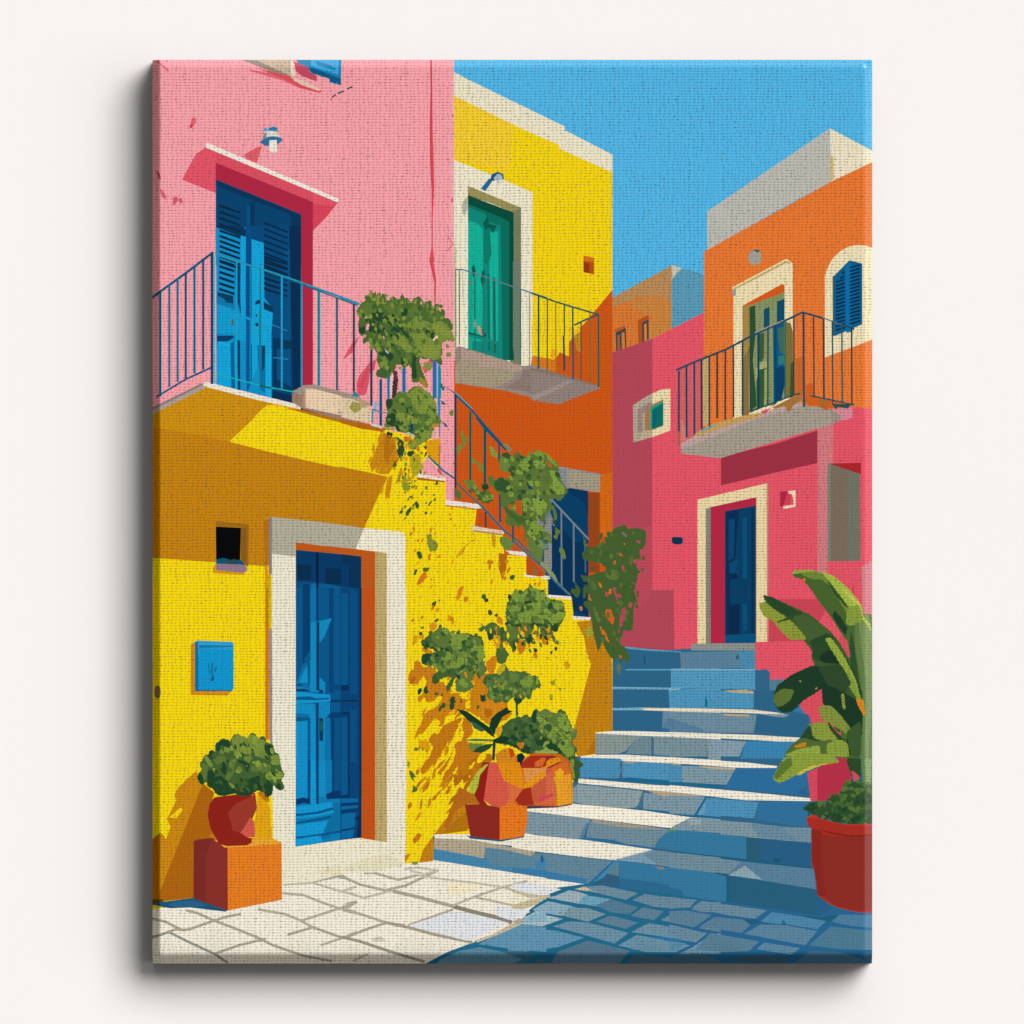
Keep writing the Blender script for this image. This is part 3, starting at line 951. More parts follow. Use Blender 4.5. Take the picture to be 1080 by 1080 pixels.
pink_house/railing ~10 #1b8cc8 790,300 790,850
pink_house/railing ~12 #1078a4 880,335 880,838
pink_house/railing ~11 #125478 977,368 977,870
pink_house/railing ~9 #124468 1066,400 1066,880
pink_house/railing ~4 #41b4c0 888,340 888,835
pink_house/railing ~7 #16a8c0 342,770 440,798 580,835 740,865 770,865
pink_house/railing ~8 #1c5c48 570,832 630,848
pink_house/railing ~5 #2a8ac8 630,510 715,545
pink_house/railing ~5 #2a8ac8 640,685 720,695
pink_house/trough #a08074 740,875 800,835 860,830 930,850 1080,885 1080,1040 1000,1015 800,958 740,920
pink_house/trough #a8968a 745,862 800,832 860,828 1080,885 1080,900 960,870 830,850 800,875 790,885
pink_house/trough #f0d2b0 810,850 850,850 1080,905 1080,1010 1000,990 880,965 810,950
pink_house/trough #bb927c 800,860 812,850 812,950 792,950
pink_house/trough #a07c68 742,870 790,885 790,925 742,920
pink_house/trough #c2ac92 980,975 1050,935 1080,980 1080,1010 1000,990
pink_house/trough #b0a050 1045,935 1075,920 1080,970 1055,965
pink_house/trough ~10 #1f7c8c 1060,880 1080,885
pink_house #e86070 1010,690 1050,625 1060,615 1060,660
@360 276
pink_house #e4566a 10,510 60,425 95,395 60,470 15,515
pink_house #e4566a 80,640 95,600 150,530 185,515 175,570 150,590 145,640 130,700 85,710
pink_house #d84a60 90,660 140,560 150,565 110,670
pink_house #e4566a 425,560 480,500 500,540 440,590
pink_house/railing ~13 #2587b8 -5,188 95,224
pink_house/railing ~11 #0d3a5c 66,225 66,690
pink_house/railing #2a8c94 60,685 75,685 100,715 60,712
pink_house/railing ~12 #0d3a5c 158,420 158,760
pink_house/railing ~15 #12507c 208,620 208,865
pink_house/railing ~18 #0a70b8 250,555 250,720
pink_house/railing ~18 #0a6aa8 330,560 330,690
pink_house/railing ~22 #0a70b8 492,520 492,720
pink_house/railing ~14 #0a86c8 515,545 515,925
pink_house/railing ~8 #1a7a98 522,560 522,720
pink_house/trough #a8988a -5,690 100,720 155,750 150,770 60,725 0,715
pink_house/trough #e4cca8 -5,712 60,725 150,760 160,850 60,835 0,820
pink_house/trough #bca080 80,720 130,735 140,770 100,770
pink_house/trough #a89c50 40,770 60,735 100,750 105,780 70,800
pink_house/trough #b86a18 -5,828 110,855 220,885 220,898 100,880 -5,850
pink_house/railing ~8 #1a9090 165,780 162,850
pink_house/railing #70b8d0 172,740 188,740 185,790 175,800
pink_house/railing ~6 #3a80a0 160,780 250,800
pink_house/railing #d8dcd8 150,850 215,868 215,880 160,865
pink_house #f8c0c0 255,640 262,560 275,600 270,710 255,715

# pink bits right of the yellow wall end
@360 440
pink_house #fba3ab 425,245 455,210 525,290 525,320 425,300
pink_house #d85a68 512,255 530,290 530,310 505,285
stair_house #e8a010 440,130 520,110 522,250 455,205
pink_house #f4b0a8 490,60 515,50 515,110 480,120
stair_house ~6 #c07018 520,150 516,260
# trailing leaf shadows from the balcony plant
stair_house #cf8a10 220,80 285,110 300,220 250,300 200,300 190,260 160,290 150,250 190,150
stair_house #b8740f 230,100 260,90 280,160 240,250 225,210
stair_house #cf8a10 240,330 270,300 262,380 235,440 230,400
K stair_house #d89810,#c88210 16 60 12 108 3 150,90 220,80 300,110 320,300 260,420 220,430 150,300
K stair_house #dca012,#b8860f,#9a9420 26 26 12 100 5 300,180 420,150 450,330 400,450 330,440 300,330
# scattered wall creeper leaves & dapples down the wall
K stair_house/creeper #5a7434,#6f8a34,#a8a020,#44602c 22 26 13 120 7 330,330 560,340 560,470 470,520 300,560 
K stair_house #e0a010,#d08010,#e88a18 22 34 11 125 9 360,440 600,480 660,640 560,900 360,900 350,620
!0.4
stair_house/creeper #8a9430 450,620 475,615 475,640 510,665 505,700 470,712 455,680
stair_house/creeper #3f5c2c 395,712 415,705 430,740 410,750
stair_house/creeper #3f5c2c 385,805 400,800 395,830 382,835
stair_house/creeper #4f6a2c 430,795 465,790 455,815 430,812
stair_house/creeper #3a5426 340,500 365,470 370,490 345,525
stair_house/creeper #3a5426 385,455 395,440 412,465 400,485
stair_house #d87a18 430,820 450,815 440,860 400,890 400,870
stair_house #e08a18 620,900 645,890 640,920 615,970 605,960
stair_house #d87a18 650,950 670,950 660,975 645,970
stair_house/creeper #3f5426 740,940 755,930 765,955 745,960
stair_house/creeper #3f5426 750,960 775,955 765,980
stair_house/creeper #44602c 890,835 918,835 905,860 888,855
stair_house/creeper #3f5c2c 475,985 500,965 500,985 480,1020
stair_house/creeper #3f5c2c 775,1015 795,1025 790,1045 775,1040
stair_house #e8960f 560,1040 600,1060 560,1078 
K stair_house #d88c14,#c87814 10 36 14 110 12 780,720 960,720 960,830 840,880 760,860
K stair_house #e0a010,#c87814,#6f7a24 16 30 12 110 13 960,870 1075,870 1075,960 960,940
!0
# mottled shade of the climbers: strokes along the wall, low
@360 620
K stair_house #d48a12,#c47810,#cf8010 34 80 18 120 23 420,640 640,600 700,760 650,900 560,1080 420,1000 400,760
stair_house/creeper #8a9a2c 350,910 362,920 358,950 348,940
stair_house/creeper #5a6a28 360,960 380,975 395,1000 370,1000
stair_house/creeper #6f7a24 375,1040 400,1050 400,1070 380,1065

!0.55
@425 710 9
stair_house #d08412 60,0 330,0 300,60 270,110 330,90 380,90 420,140 460,200 520,180 560,240 640,260 640,0 900,0 900,300 960,260 1080,300 1000,430 830,500 700,400 560,330 480,360 400,420 380,500 330,500 300,420 230,520 200,560 150,590 170,500 190,400 250,350 330,320 350,280 300,260 230,280 200,220 150,280 140,230 190,190 230,60 190,20 150,100 80,110 60,60
stair_house #c87a14 380,500 500,440 560,420 530,500 470,600 410,680 370,760 300,860 260,860 200,930 160,930 200,850 250,800 290,700 240,640 290,560 330,590
stair_house #e0a010 150,640 230,640 260,700 240,760 190,720 160,690
stair_house #c87a14 560,420 650,440 660,560 600,640 640,700 720,720 800,760 700,820 620,880 560,900 470,1010 430,1080 330,1080 370,980 340,930 420,850 470,740 500,660 560,640 580,560 580,480
stair_house #b8700f 560,910 680,800 830,760 860,830 760,880 690,960 630,1080 560,1080 600,1000 560,1010 500,1080 470,1020
stair_house #fbd80c 520,470 560,500 570,560 530,640 480,660 500,590 560,540
stair_house #fbd80c 340,1000 430,870 490,700 500,740 480,830 420,930 380,1010 340,1080 300,1080
stair_house #fbd80c 420,1060 470,960 520,880 510,930 470,1010 440,1080
stair_house #fbd80c 590,900 650,870 690,830 670,880 620,930 590,930
stair_house #fbd80c 530,1080 590,1010 640,960 620,1020 580,1080
stair_house #fbd80c 700,830 740,760 800,740 790,800 720,860
stair_house #fbd80c 300,430 350,450 340,520 310,580 300,540 330,490
stair_house #fbd80c 330,220 370,220 360,260 300,330 260,340 300,270
stair_house #f0b80e 430,380 480,340 500,370 450,410
stair_house #e8a40e 620,70 660,60 680,100 640,160 620,230 600,240 640,150
stair_house #fbd80c 640,60 680,100 640,170 620,140
stair_house #fbd80c 590,290 630,250 640,330 600,340
stair_house #d88a16 720,250 900,260 980,300 860,420 820,500 760,430 720,370
stair_house #b86a10 770,340 830,335 850,380 810,430 780,400
stair_house #fbd80c 1000,260 1060,255 1070,370 1030,380 990,310
stair_house/creeper #24482c 200,140 225,115 250,130 245,180 220,200 198,180
stair_house/creeper #24482c 150,145 175,140 175,180 145,210 140,190
stair_house/creeper #3a5a2c 310,170 330,140 380,115 340,170 320,215 295,200
stair_house/creeper #3a5a2c 365,190 385,195 375,225 360,215
stair_house/creeper #3f5c2c 375,280 410,295 395,330 365,335 345,370 340,330
stair_house/creeper #2c4c28 445,240 480,215 495,250 490,310 465,355 440,320 450,280
stair_house/creeper #3f5c2c 540,240 565,270 560,290 545,270
stair_house/creeper #3f5c2c 700,300 730,310 700,360
stair_house/creeper #24482c 735,200 760,215 780,195 790,260 750,275 735,240
stair_house/creeper #5f7a30 120,700 150,715 130,740 105,735
stair_house/creeper #5f7a30 175,705 200,730 180,735
@430 610 9
stair_house #d88a16 130,660 180,650 240,705 190,715 150,700
stair_house #e09a12 210,430 260,420 280,460 240,510 210,480
stair_house #d07c14 230,270 250,240 240,300 220,310
stair_house #e0a010 260,290 300,280 290,320 265,325
stair_house #d88a16 480,140 510,90 525,95 490,160
stair_house #d88a16 530,210 570,180 575,215 540,225
stair_house #d88a16 400,375 440,385 435,450 415,410
stair_house #d88a16 30,400 65,375 60,400 35,420
stair_house #d88a16 120,370 150,350 150,380 125,390
stair_house #e0a010 50,560 90,540 90,600 50,640
stair_house #e0a010 100,550 140,520 160,560 120,580
stair_house #d88a16 840,360 890,370 905,420 900,445 850,420
stair_house/creeper #3f5426 240,235 265,220 270,240 245,255
stair_house/creeper #4c6030 290,205 315,200 300,225
stair_house/creeper #3f5426 250,410 280,380 300,385 265,420
stair_house/creeper #44602c 120,465 150,455 155,475 125,480
stair_house/creeper #3a5426 105,515 130,505 145,530 110,540
stair_house/creeper #44602c 700,180 715,145 745,165 735,190
stair_house/creeper #2c4420 745,205 765,195 765,220 745,225
stair_house/creeper #3f5426 765,310 785,295 805,330 785,355 765,345
stair_house/creeper #3f5426 820,350 845,330 860,350 840,370
stair_house #d0801a 60,790 110,785 140,840 250,850 275,890 240,920 230,990 330,980 360,1020 440,1080 200,1080 180,980 140,900 100,960 30,1010 0,960 20,890 60,860
stair_house #b8680f 30,940 70,930 60,990 30,1000
!0
@360 806
K stair_house #d89010,#c47c10 18 70 17 118 31 400,0 640,0 600,140 520,280 400,300 350,200
K stair_house #c47a0f,#b06a0c 12 80 22 125 32 560,0 760,0 660,160 600,240 540,240 
K stair_house #fbd80c 8 60 12 120 33 480,80 620,60 560,200 480,280
stair_house #c97c14 375,400 400,365 425,370 410,400 385,420
stair_house #c9820f 335,480 365,470 350,500 335,520
stair_house #c8a010 410,330 425,340 415,345
stair_house/creeper #4a6a34 355,30 375,60 390,100 365,70
stair_house/creeper #4a6a34 380,120 405,130 395,145 370,150
stair_house/creeper #8a9430 370,515 405,512 402,530 375,530
@540 640
stair_house #d8a010 275,290 295,285 305,315 285,335
stair_house #a89c20 200,395 225,385 230,410 210,415
stair_house #a89c20 198,465 215,462 215,495 200,490
stair_house #9c8c20 240,425 262,430 255,445
# ---- stair railing
@360 276
stair_railing #2a6a78 520,640 600,690 602,700 540,655
stair_railing ~11 #1c4e70 597,697 680,775 760,868 830,945 870,995
stair_railing ~6 #5aa0b8 600,690 690,775 
stair_railing ~12 #14405e 602,700 602,1085
stair_railing ~11 #12505e 680,790 680,1085
stair_railing ~14 #12505e 757,875 757,1085
stair_railing ~10 #134a66 832,955 832,1050
stair_railing ~8 #2c7098 458,1025 520,1080
stair_railing #9c8c60 850,965 870,955 900,990 890,1005
@360 440
stair_railing ~11 #1c4e70 710,0 757,60 870,175 
stair_railing ~10 #24688c 458,205 540,285 600,325
stair_railing ~9 #2a6a68 600,340 640,380 740,470 860,600 930,650 1080,800
stair_railing ~11 #1c6084 740,470 860,600 880,615
stair_railing ~11 #14405e 602,0 602,420
stair_railing ~11 #12505e 680,0 680,400
stair_railing ~14 #12505e 758,60 757,370
stair_railing ~10 #2e4e3c 760,500 762,580
stair_railing ~10 #134a66 832,150 832,235
stair_railing ~11 #134c6c 835,400 838,555
stair_railing ~11 #134c6c 905,420 905,660
stair_railing ~9 #7a6a50 1020,790 1028,830
stair_railing ~11 #1c4c60 1065,700 1062,780
stair_railing #90805c 850,145 870,135 900,175 890,190
@540 460
stair_railing ~10 #78868c 185,310 260,390 330,465 405,545
stair_railing ~9 #6f8088 260,395 262,790
stair_railing ~9 #6f8088 325,465 326,770
stair_railing ~8 #3f6a84 383,545 388,720
stair_railing ~10 #2a6a80 0,545 80,620 160,690 230,770 300,835
stair_railing ~6 #6f7c5a 180,680 240,770 310,840
# ---- foliage of the stair climber
@360 440
stair_house/creeper #768c34 625,75 640,70 645,100 665,110 655,150 640,160 610,200 605,160 640,140
stair_house/creeper #768c34 685,210 720,240 745,250 745,290 730,280 720,250 690,240
stair_house/creeper #8a9a3c 780,150 800,160 828,200 815,215 790,200
stair_house/creeper #56722f 600,370 635,400 630,440 600,420
stair_house/creeper #6f8a34 640,330 700,335 715,370 690,390 665,370
stair_house/creeper #36542c 740,355 770,350 775,380 745,385
@540 460
stair_house/stair_climber #2c4c58 85,245 95,235 110,270 105,285
stair_house/stair_climber #1a3f28 25,315 45,310 40,330 25,330
stair_house/stair_climber #1a4060 205,370 220,350 225,450 200,400
stair_house/stair_climber #6f8a36 230,480 255,500 240,530 225,500
stair_house/stair_climber #6f8a36 250,590 275,600 285,640 270,650
stair_house/stair_climber #c85a1a 50,490 70,520 85,570 60,560
stair_house/stair_climber #6f8a36 380,560 400,570 395,590
K stair_house/stair_climber #2f5230,#6f8a36 10 26 12 100 45 220,380 250,420 240,560 210,540

!0.5
@490 460 9
stair_house/stair_climber #587432 340,180 400,170 450,200 490,150 520,150 530,190 600,190 650,165 680,125 710,165 780,170 890,260 895,380 950,470 980,520 950,560 900,620 850,590 800,600 830,650 870,720 880,780 850,790 840,700 800,700 770,760 750,800 760,900 820,960 830,1010 790,1010 800,1080 680,1080 620,1000 560,1000 570,900 540,820 520,880 470,840 430,860 380,820 400,750 370,690 340,650 350,570 300,520 270,480 240,470 220,400 250,370 290,420 340,380 400,410 430,390 420,340 340,330 330,250
stair_house/stair_climber #6c8838 340,190 400,210 430,270 400,340 340,330
stair_house/stair_climber #7f9a3c 500,290 560,210 620,240 640,290 560,370 510,330
stair_house/stair_climber #7f9a3c 650,170 690,130 780,170 880,260 880,300 790,220 700,200
stair_house/stair_climber #86a040 650,230 720,220 770,270 740,320 670,290
stair_house/stair_climber #86a040 800,330 870,330 880,420 940,470 950,540 890,560 830,500 840,420
stair_house/stair_climber #86a040 640,590 700,570 760,620 790,660 730,750 700,770 660,690
stair_house/stair_climber #7f9a3c 540,600 600,580 640,640 580,680 545,650
stair_house/stair_climber #7f9a3c 620,820 690,800 760,880 740,970 680,940 620,900
stair_house/stair_climber #607a34 640,350 700,320 760,330 820,400 820,500 760,550 700,560 640,480
stair_house/stair_climber #607a34 450,400 520,370 590,420 560,480 470,480
stair_house/stair_climber #34562e 350,170 400,150 460,200 430,210 370,200
stair_house/stair_climber #34562e 430,290 470,280 490,320 460,340
stair_house/stair_climber #34562e 280,440 340,390 400,420 430,450 460,550 400,540 340,520 300,510
stair_house/stair_climber #24482c 500,590 520,550 540,560 545,590 520,610
stair_house/stair_climber #34562e 600,250 640,200 650,290 620,310
stair_house/stair_climber #44632f 550,790 600,780 620,830 570,860
stair_house/stair_climber #44632f 370,670 420,690 520,770 560,800 540,840 470,790 400,730
stair_house/stair_climber #1a3f64 590,430 610,450 650,500 620,510 600,480
stair_house/stair_climber #1a3f64 665,560 690,570 680,600 665,590
stair_house/stair_climber #1a3f64 710,590 740,590 730,620 710,610
stair_house/stair_climber #d05a1c 420,350 460,350 450,385 430,380
stair_house/stair_climber #d05a1c 770,230 830,280 830,300 790,270
stair_house/stair_climber #c8541c 480,620 530,600 545,700 540,770 500,730 480,680
stair_house/stair_climber #c8541c 420,650 450,650 450,700 410,690
stair_house/stair_climber #c8541c 570,960 600,970 610,1030 580,1020
stair_house/stair_climber #8a8a90 680,790 750,790 750,850 700,840
stair_house/stair_climber #8f8d88 780,780 835,770 830,850 800,890 780,850
stair_house/stair_climber #5c7834 840,650 870,720 880,780 850,800 860,740 830,680
stair_house/stair_climber #5c7834 865,880 900,900 890,940 865,910
stair_house/stair_climber #5c7834 780,920 820,930 810,1000 790,1000
stair_house/stair_climber #44632f 130,540 200,510 240,530 280,590 240,630 180,640 140,600
stair_house/stair_climber #7f9a3c 200,550 240,540 270,580 220,620 195,600
stair_house/stair_climber #24482c 160,480 200,455 235,480 210,510 170,505
stair_house/stair_climber #64803a 20,420 80,440 120,490 100,525 50,490
stair_house/stair_climber #6c8838 330,960 400,950 450,1000 440,1060 380,1080 340,1020
@520 560 9
stair_house/stair_climber #6c8838 60,90 130,60 190,110 180,170 140,190 100,150
stair_house/stair_climber #64803a 330,60 420,70 480,140 460,290 420,290 360,210 320,130
stair_house/stair_climber #6f857c 440,80 520,60 530,150 480,180 440,130
stair_house/stair_climber #8f9a70 440,310 480,290 530,340 600,440 610,490 560,440 500,370
stair_house/stair_climber #6c8838 625,180 650,150 680,210 690,270 665,260 650,220
stair_house/stair_climber #6c8838 500,30 540,60 560,100 530,105
# balcony plant

@360 300 9
balcony_plant/foliage #4c6c30 150,240 180,190 230,150 230,100 270,110 270,50 310,90 340,110 360,70 380,110 410,85 430,150 460,150 490,110 520,130 560,140 575,85 600,130 640,135 660,180 710,120 755,120 750,190 790,220 780,170 830,155 830,200 880,230 890,180 970,200 940,230 985,250 980,320 1030,330 1060,400 1040,440 1070,500 1070,545 1000,520 950,560 960,640 950,700 960,760 920,760 900,720 860,730 830,700 780,710 750,690 740,730 760,800 800,900 830,970 790,980 740,920 680,935 665,880 670,800 640,760 600,800 560,760 520,760 510,810 440,890 400,890 340,880 330,830 370,790 340,740 340,650 290,580 250,540 210,565 200,540 220,500 180,480 170,440 160,400 170,310 150,280
balcony_plant/foliage #5c7a32 160,240 230,170 320,180 340,260 250,270 200,290
balcony_plant/foliage #5c7a32 440,180 510,140 580,200 570,290 500,310 440,260
balcony_plant/foliage #5c7a32 640,230 720,180 770,260 700,320 640,310
balcony_plant/foliage #5c7a32 800,240 900,260 960,300 900,340 830,310
balcony_plant/foliage #5c7a32 300,540 400,520 480,600 460,700 380,720 340,650
balcony_plant/foliage #86993b 265,50 310,100 430,150 420,190 360,180 310,140 260,120
balcony_plant/foliage #7a9438 440,290 520,290 560,340 540,380 480,390 440,350
balcony_plant/foliage #7a9438 480,500 560,450 620,500 640,570 670,640 620,650 570,590 500,560
balcony_plant/foliage #7a9438 620,380 690,320 780,340 860,380 940,340 1010,390 1070,500 1070,545 990,510 940,560 950,700 890,720 820,700 740,680 700,640 720,590 660,570 680,480 640,450
balcony_plant/foliage #86993b 740,600 820,560 900,600 940,660 880,700 800,690 740,640
balcony_plant/foliage #86993b 860,390 950,400 1020,440 1050,500 970,480 890,450
balcony_plant/foliage #7a9438 390,690 430,700 440,760 400,780
balcony_plant/foliage #28482a 250,290 340,260 350,200 380,260 430,300 400,330 360,330 350,420 400,440 340,470 280,460 250,420 270,360
balcony_plant/foliage #28482a 160,400 220,400 230,460 200,470 170,460
balcony_plant/foliage #28482a 470,420 540,380 600,410 650,500 630,510 580,470 520,450 480,460
balcony_plant/foliage #28482a 570,240 620,220 630,270 590,310 570,280
balcony_plant/foliage #28482a 790,420 850,440 830,480 790,460
balcony_plant/foliage #28482a 850,460 890,450 870,520 845,510
balcony_plant/foliage #28482a 350,650 440,620 500,680 470,730 440,700 380,680
balcony_plant/foliage #28482a 560,700 620,680 630,760 600,790 570,760
balcony_plant/foliage #28482a 680,640 720,640 700,760 720,880 680,900 670,800
balcony_plant/foliage #123a4c 720,310 760,320 770,355 740,350
balcony_plant/foliage #44632f 330,830 400,790 440,830 420,880 350,880
balcony_plant/foliage #86993b 770,740 840,740 860,790 830,825 790,800
balcony_plant/foliage #7a9438 990,560 1030,590 1000,610
balcony_plant/foliage #7a9438 995,650 1040,650 1030,690 1000,690
balcony_plant/foliage #a88a2c 740,880 800,910 830,970 790,975 750,930
balcony_plant/foliage #fba3ab 215,310 250,300 245,320 220,325
balcony_plant/foliage #fba3ab 240,375 265,370 260,430 235,440
balcony_plant/foliage #fba3ab 205,475 240,480 225,505
balcony_plant/foliage #fba3ab 390,425 420,420 410,445
balcony_plant/foliage #fba3ab 395,490 415,490 405,525
balcony_plant/foliage #f4c8b8 865,530 905,480 920,495 890,540
balcony_plant/foliage #b0b4cc 405,610 450,645 455,660 430,650
balcony_plant/foliage #fba3ab 905,215 945,225 945,260 920,240
balcony_plant/stem #5a3c38 490,830 530,820 535,900 525,1080 485,1080 500,940
@380 400 9
balcony_plant/stem #4a3430 310,0 355,0 350,60 330,190 300,190
balcony_plant/foliage #5c7a32 245,190 300,200 370,110 400,130 450,120 500,70 560,60 640,120 690,170 720,240 730,330 770,400 740,450 680,440 680,540 640,580 560,620 540,660 500,670 450,630 460,590 520,560 440,510 380,500 340,480 330,450 230,460 240,390 260,310 250,270
balcony_plant/foliage #7f9838 470,120 560,60 650,130 710,220 720,330 760,400 690,380 640,320 560,330 500,240 480,190
balcony_plant/foliage #7f9838 340,290 380,320 440,400 450,480 420,500 390,420 350,360
balcony_plant/foliage #7f9838 580,440 660,450 690,520 600,600 500,660 450,640 500,590 560,540
balcony_plant/foliage #4c6c30 500,330 580,330 640,350 600,400 570,470 500,510 480,420 470,360
balcony_plant/foliage #28482a 245,190 300,180 310,240 280,280 250,280
balcony_plant/foliage #28482a 250,340 320,320 350,380 390,430 380,500 340,480 330,440 280,440 245,400
balcony_plant/foliage #28482a 430,280 490,250 480,330 450,330
balcony_plant/foliage #1e3c5a 460,440 500,420 500,500 470,510
balcony_plant/foliage #28482a 510,520 540,480 610,480 570,510 530,530
balcony_plant/foliage #2c4c30 340,545 410,590 420,650 410,700 400,740 380,755 350,700 360,640
balcony_plant/foliage #2c4c30 445,690 510,670 500,720 460,735
balcony_plant/foliage #c8c0a0 440,500 520,535 515,555 440,525
balcony_plant/foliage #d07820 410,545 470,540 490,580 440,600 412,580
balcony_plant/foliage #3c3c1c 250,500 305,505 300,545 265,560 250,530
balcony_plant/foliage #c88818 265,530 290,535 285,555 268,552
balcony_plant/foliage #a0a040 220,455 330,460 325,485 240,480
balcony_plant/foliage #b8a81c 470,740 560,700 580,800 580,880 500,930 480,860
balcony_plant/foliage #8c9a2c 400,980 440,970 480,1040 420,1060 400,1030
balcony_plant/foliage #4c6030 310,800 345,800 335,860 315,850
balcony_plant/foliage #4c6030 415,840 440,835 435,870 418,865
balcony_plant/foliage #c88a20 690,420 750,420 740,440 680,460
balcony_plant/foliage #2a6a74 760,30 800,80 800,110 770,90
balcony_plant/foliage #2a6a74 770,200 810,230 810,245 770,235
balcony_plant/foliage #2a6a74 765,390 830,440 830,460 790,430
balcony_plant/foliage #6f8a36 850,300 885,290 885,350 850,345

@540 640
stair_house #c98510 395,90 440,70 520,150 526,300 405,300
@590 545 9
right_creeper/foliage #45622e 215,340 280,290 340,290 400,260 440,250 420,200 500,180 500,130 540,100 580,95 615,75 660,120 720,105 825,130 820,250 790,310 755,310 770,370 760,410 700,400 680,450 730,430 740,500 770,520 720,560 750,600 700,620 670,680 710,720 730,760 720,830 690,900 650,960 650,1000 690,990 700,1040 680,1080 360,1080 350,1030 310,960 290,900 240,850 230,810 270,800 270,730 280,600 230,620 200,550 270,570 350,530 440,515 440,480 390,440 270,420 230,410
right_creeper/foliage #5f7a34 440,530 500,500 560,520 560,590 500,600 450,580
right_creeper/foliage #557032 300,600 350,640 350,700 310,690
right_creeper/foliage #5f7a34 480,350 510,360 500,400 480,400
right_creeper/foliage #557032 340,940 400,950 440,1080 370,1080
right_creeper/foliage #6f7458 590,140 650,170 640,195 590,160
right_creeper/foliage #45622e 380,160 410,150 410,190 375,240
right_creeper/foliage #45622e 450,145 490,150 480,190 455,185
right_creeper/foliage #3f5f2c 785,375 810,370 805,415 785,410
right_creeper/foliage #3f5f2c 780,490 800,490 795,520 780,515
right_creeper/foliage #3f5f2c 680,640 720,760 700,840 680,800
right_creeper/foliage #c4485c 725,225 770,235 765,260 740,245
right_creeper/foliage #c4485c 575,470 600,455 620,500 600,515 575,490
right_creeper/foliage #c4485c 670,440 740,390 720,440 690,480
right_creeper/foliage #c4485c 425,710 460,720 470,750 440,760
right_creeper/foliage #b44858 510,670 535,670 535,730 590,740 570,800 555,835 540,760 515,720
right_creeper/foliage #c4485c 650,870 665,810 690,810 690,850 665,885
right_creeper/foliage #c4485c 590,850 620,900 645,930 640,970 615,970 600,910
right_creeper/foliage #c4485c 580,1050 605,1040 600,1080 580,1080
right_creeper/foliage #d86a1c 560,335 610,365 605,378 570,365
right_creeper/foliage #d86a1c 510,430 535,410 535,450 515,455
right_creeper/foliage #e07018 605,250 630,255 615,270
right_creeper/foliage #e8781a 370,620 420,665 410,675 375,650
right_creeper/foliage #e07018 470,680 495,675 495,730 475,740
right_creeper/foliage #e07018 270,730 300,780 310,800 280,790
right_creeper/foliage #e07018 365,880 400,890 400,915 375,915
right_creeper/foliage #d8641c 430,880 460,940 490,920 520,1010 500,1035 460,990
right_creeper/foliage #d88a18 370,1060 410,1000 430,1010 400,1080
right_creeper/foliage #45622e 140,610 200,690 190,750 160,770 130,730 105,720 120,680 160,690
right_creeper/foliage #45622e 230,660 255,650 250,770 225,780
right_creeper/foliage #557032 225,170 260,270 260,290 235,280
right_creeper/foliage #c88018 190,850 215,850 215,895 195,890
@540 640
right_creeper/foliage #45622e 400,0 640,0 640,60 635,110 610,130 600,90 580,150 560,190 600,215 615,250 620,280 600,295 590,270 570,300 560,250 545,290 515,260 500,230 480,200 480,170 455,240 440,180 430,140 420,60
right_creeper/foliage #b44858 575,20 595,0 605,40 585,80 570,130 560,150
right_creeper/foliage #d8601c 490,20 520,10 540,70 530,95 500,60
right_creeper/foliage #e07018 460,100 490,130 515,190 500,180 480,150
right_creeper/foliage #5f7a34 430,20 460,30 480,90 450,80
right_creeper/foliage #6a7a2c 555,300 575,310 565,365 556,340
right_creeper/foliage #d8641c 565,255 580,258 575,275
right_creeper/foliage #a8a02c 380,120 410,100 430,140 400,170
@360 300 9
K balcony_plant/foliage #7a9438,#5c7a32,#86993b,#3f6030,#4c6c30 130 64 36 70 143 170,240 300,130 500,150 750,150 960,300 1060,500 940,600 900,720 720,700 640,780 420,860 340,740 240,520 170,420
K balcony_plant/foliage #28482a,#3a5a2c 36 48 26 70 144 200,300 500,250 640,420 460,640 340,650
K balcony_plant/foliage #5c7a32,#86993b,#4c6c30 30 60 26 90 146 260,90 500,110 780,140 960,210 960,250 700,200 500,160 260,150
@380 400 9
K balcony_plant/foliage #7f9838,#5c7a32,#4c6c30,#3a5a2c,#8a9e3e 80 62 36 60 145 260,220 560,80 700,220 750,400 680,480 560,560 360,450 260,400
K balcony_plant/foliage #8a9a2c,#3a5a2c,#d88a18,#b8a81c 40 60 24 95 147 320,540 640,560 600,860 420,1040 320,900
# right dark creeper
@540 460
@540 640
@490 460 9
K stair_house/stair_climber #7f9a3c,#6c8838,#44632f,#587432,#34562e,#8aa03e 90 62 40 60 141 350,190 680,140 780,180 880,280 930,500 800,580 760,760 800,1000 700,1060 560,860 400,700 290,480 350,400 430,380
K stair_house/stair_climber #7f9a3c,#44632f,#587432 18 56 30 60 142 20,430 100,440 280,560 200,640 120,620
@590 545 9
K right_creeper/foliage #45622e,#557032,#3f5f2c 60 64 34 80 161 240,340 480,150 800,130 740,500 700,800 680,1060 380,1060 260,820
K right_creeper/foliage #3f5f2c 14 50 26 80 162 690,540 760,560 730,900 680,1060
@540 640
K right_creeper/foliage #45622e,#557032,#3f5f2c 26 34 16 85 163 420,20 640,20 610,280 520,260 440,120
!0
# wall bush upper (behind)
@360 620
@540 460
@540 640
@360 620
# middle-left bush
@540 640

!0.5
@430 610 9
wall_bush/foliage #44632f 120,600 200,540 210,490 250,520 290,470 310,430 330,490 380,470 410,540 460,530 480,480 500,525 580,520 620,540 650,550 690,545 720,600 720,680 740,740 700,800 740,830 750,880 700,900 690,960 660,930 640,850 600,900 560,870 500,880 450,960 380,930 300,960 230,970 240,920 290,880 270,820 180,830 130,800 140,750 200,715 270,700 240,670 150,640
wall_bush/foliage #5c7834 220,540 290,470 380,470 410,550 430,640 330,670 240,600
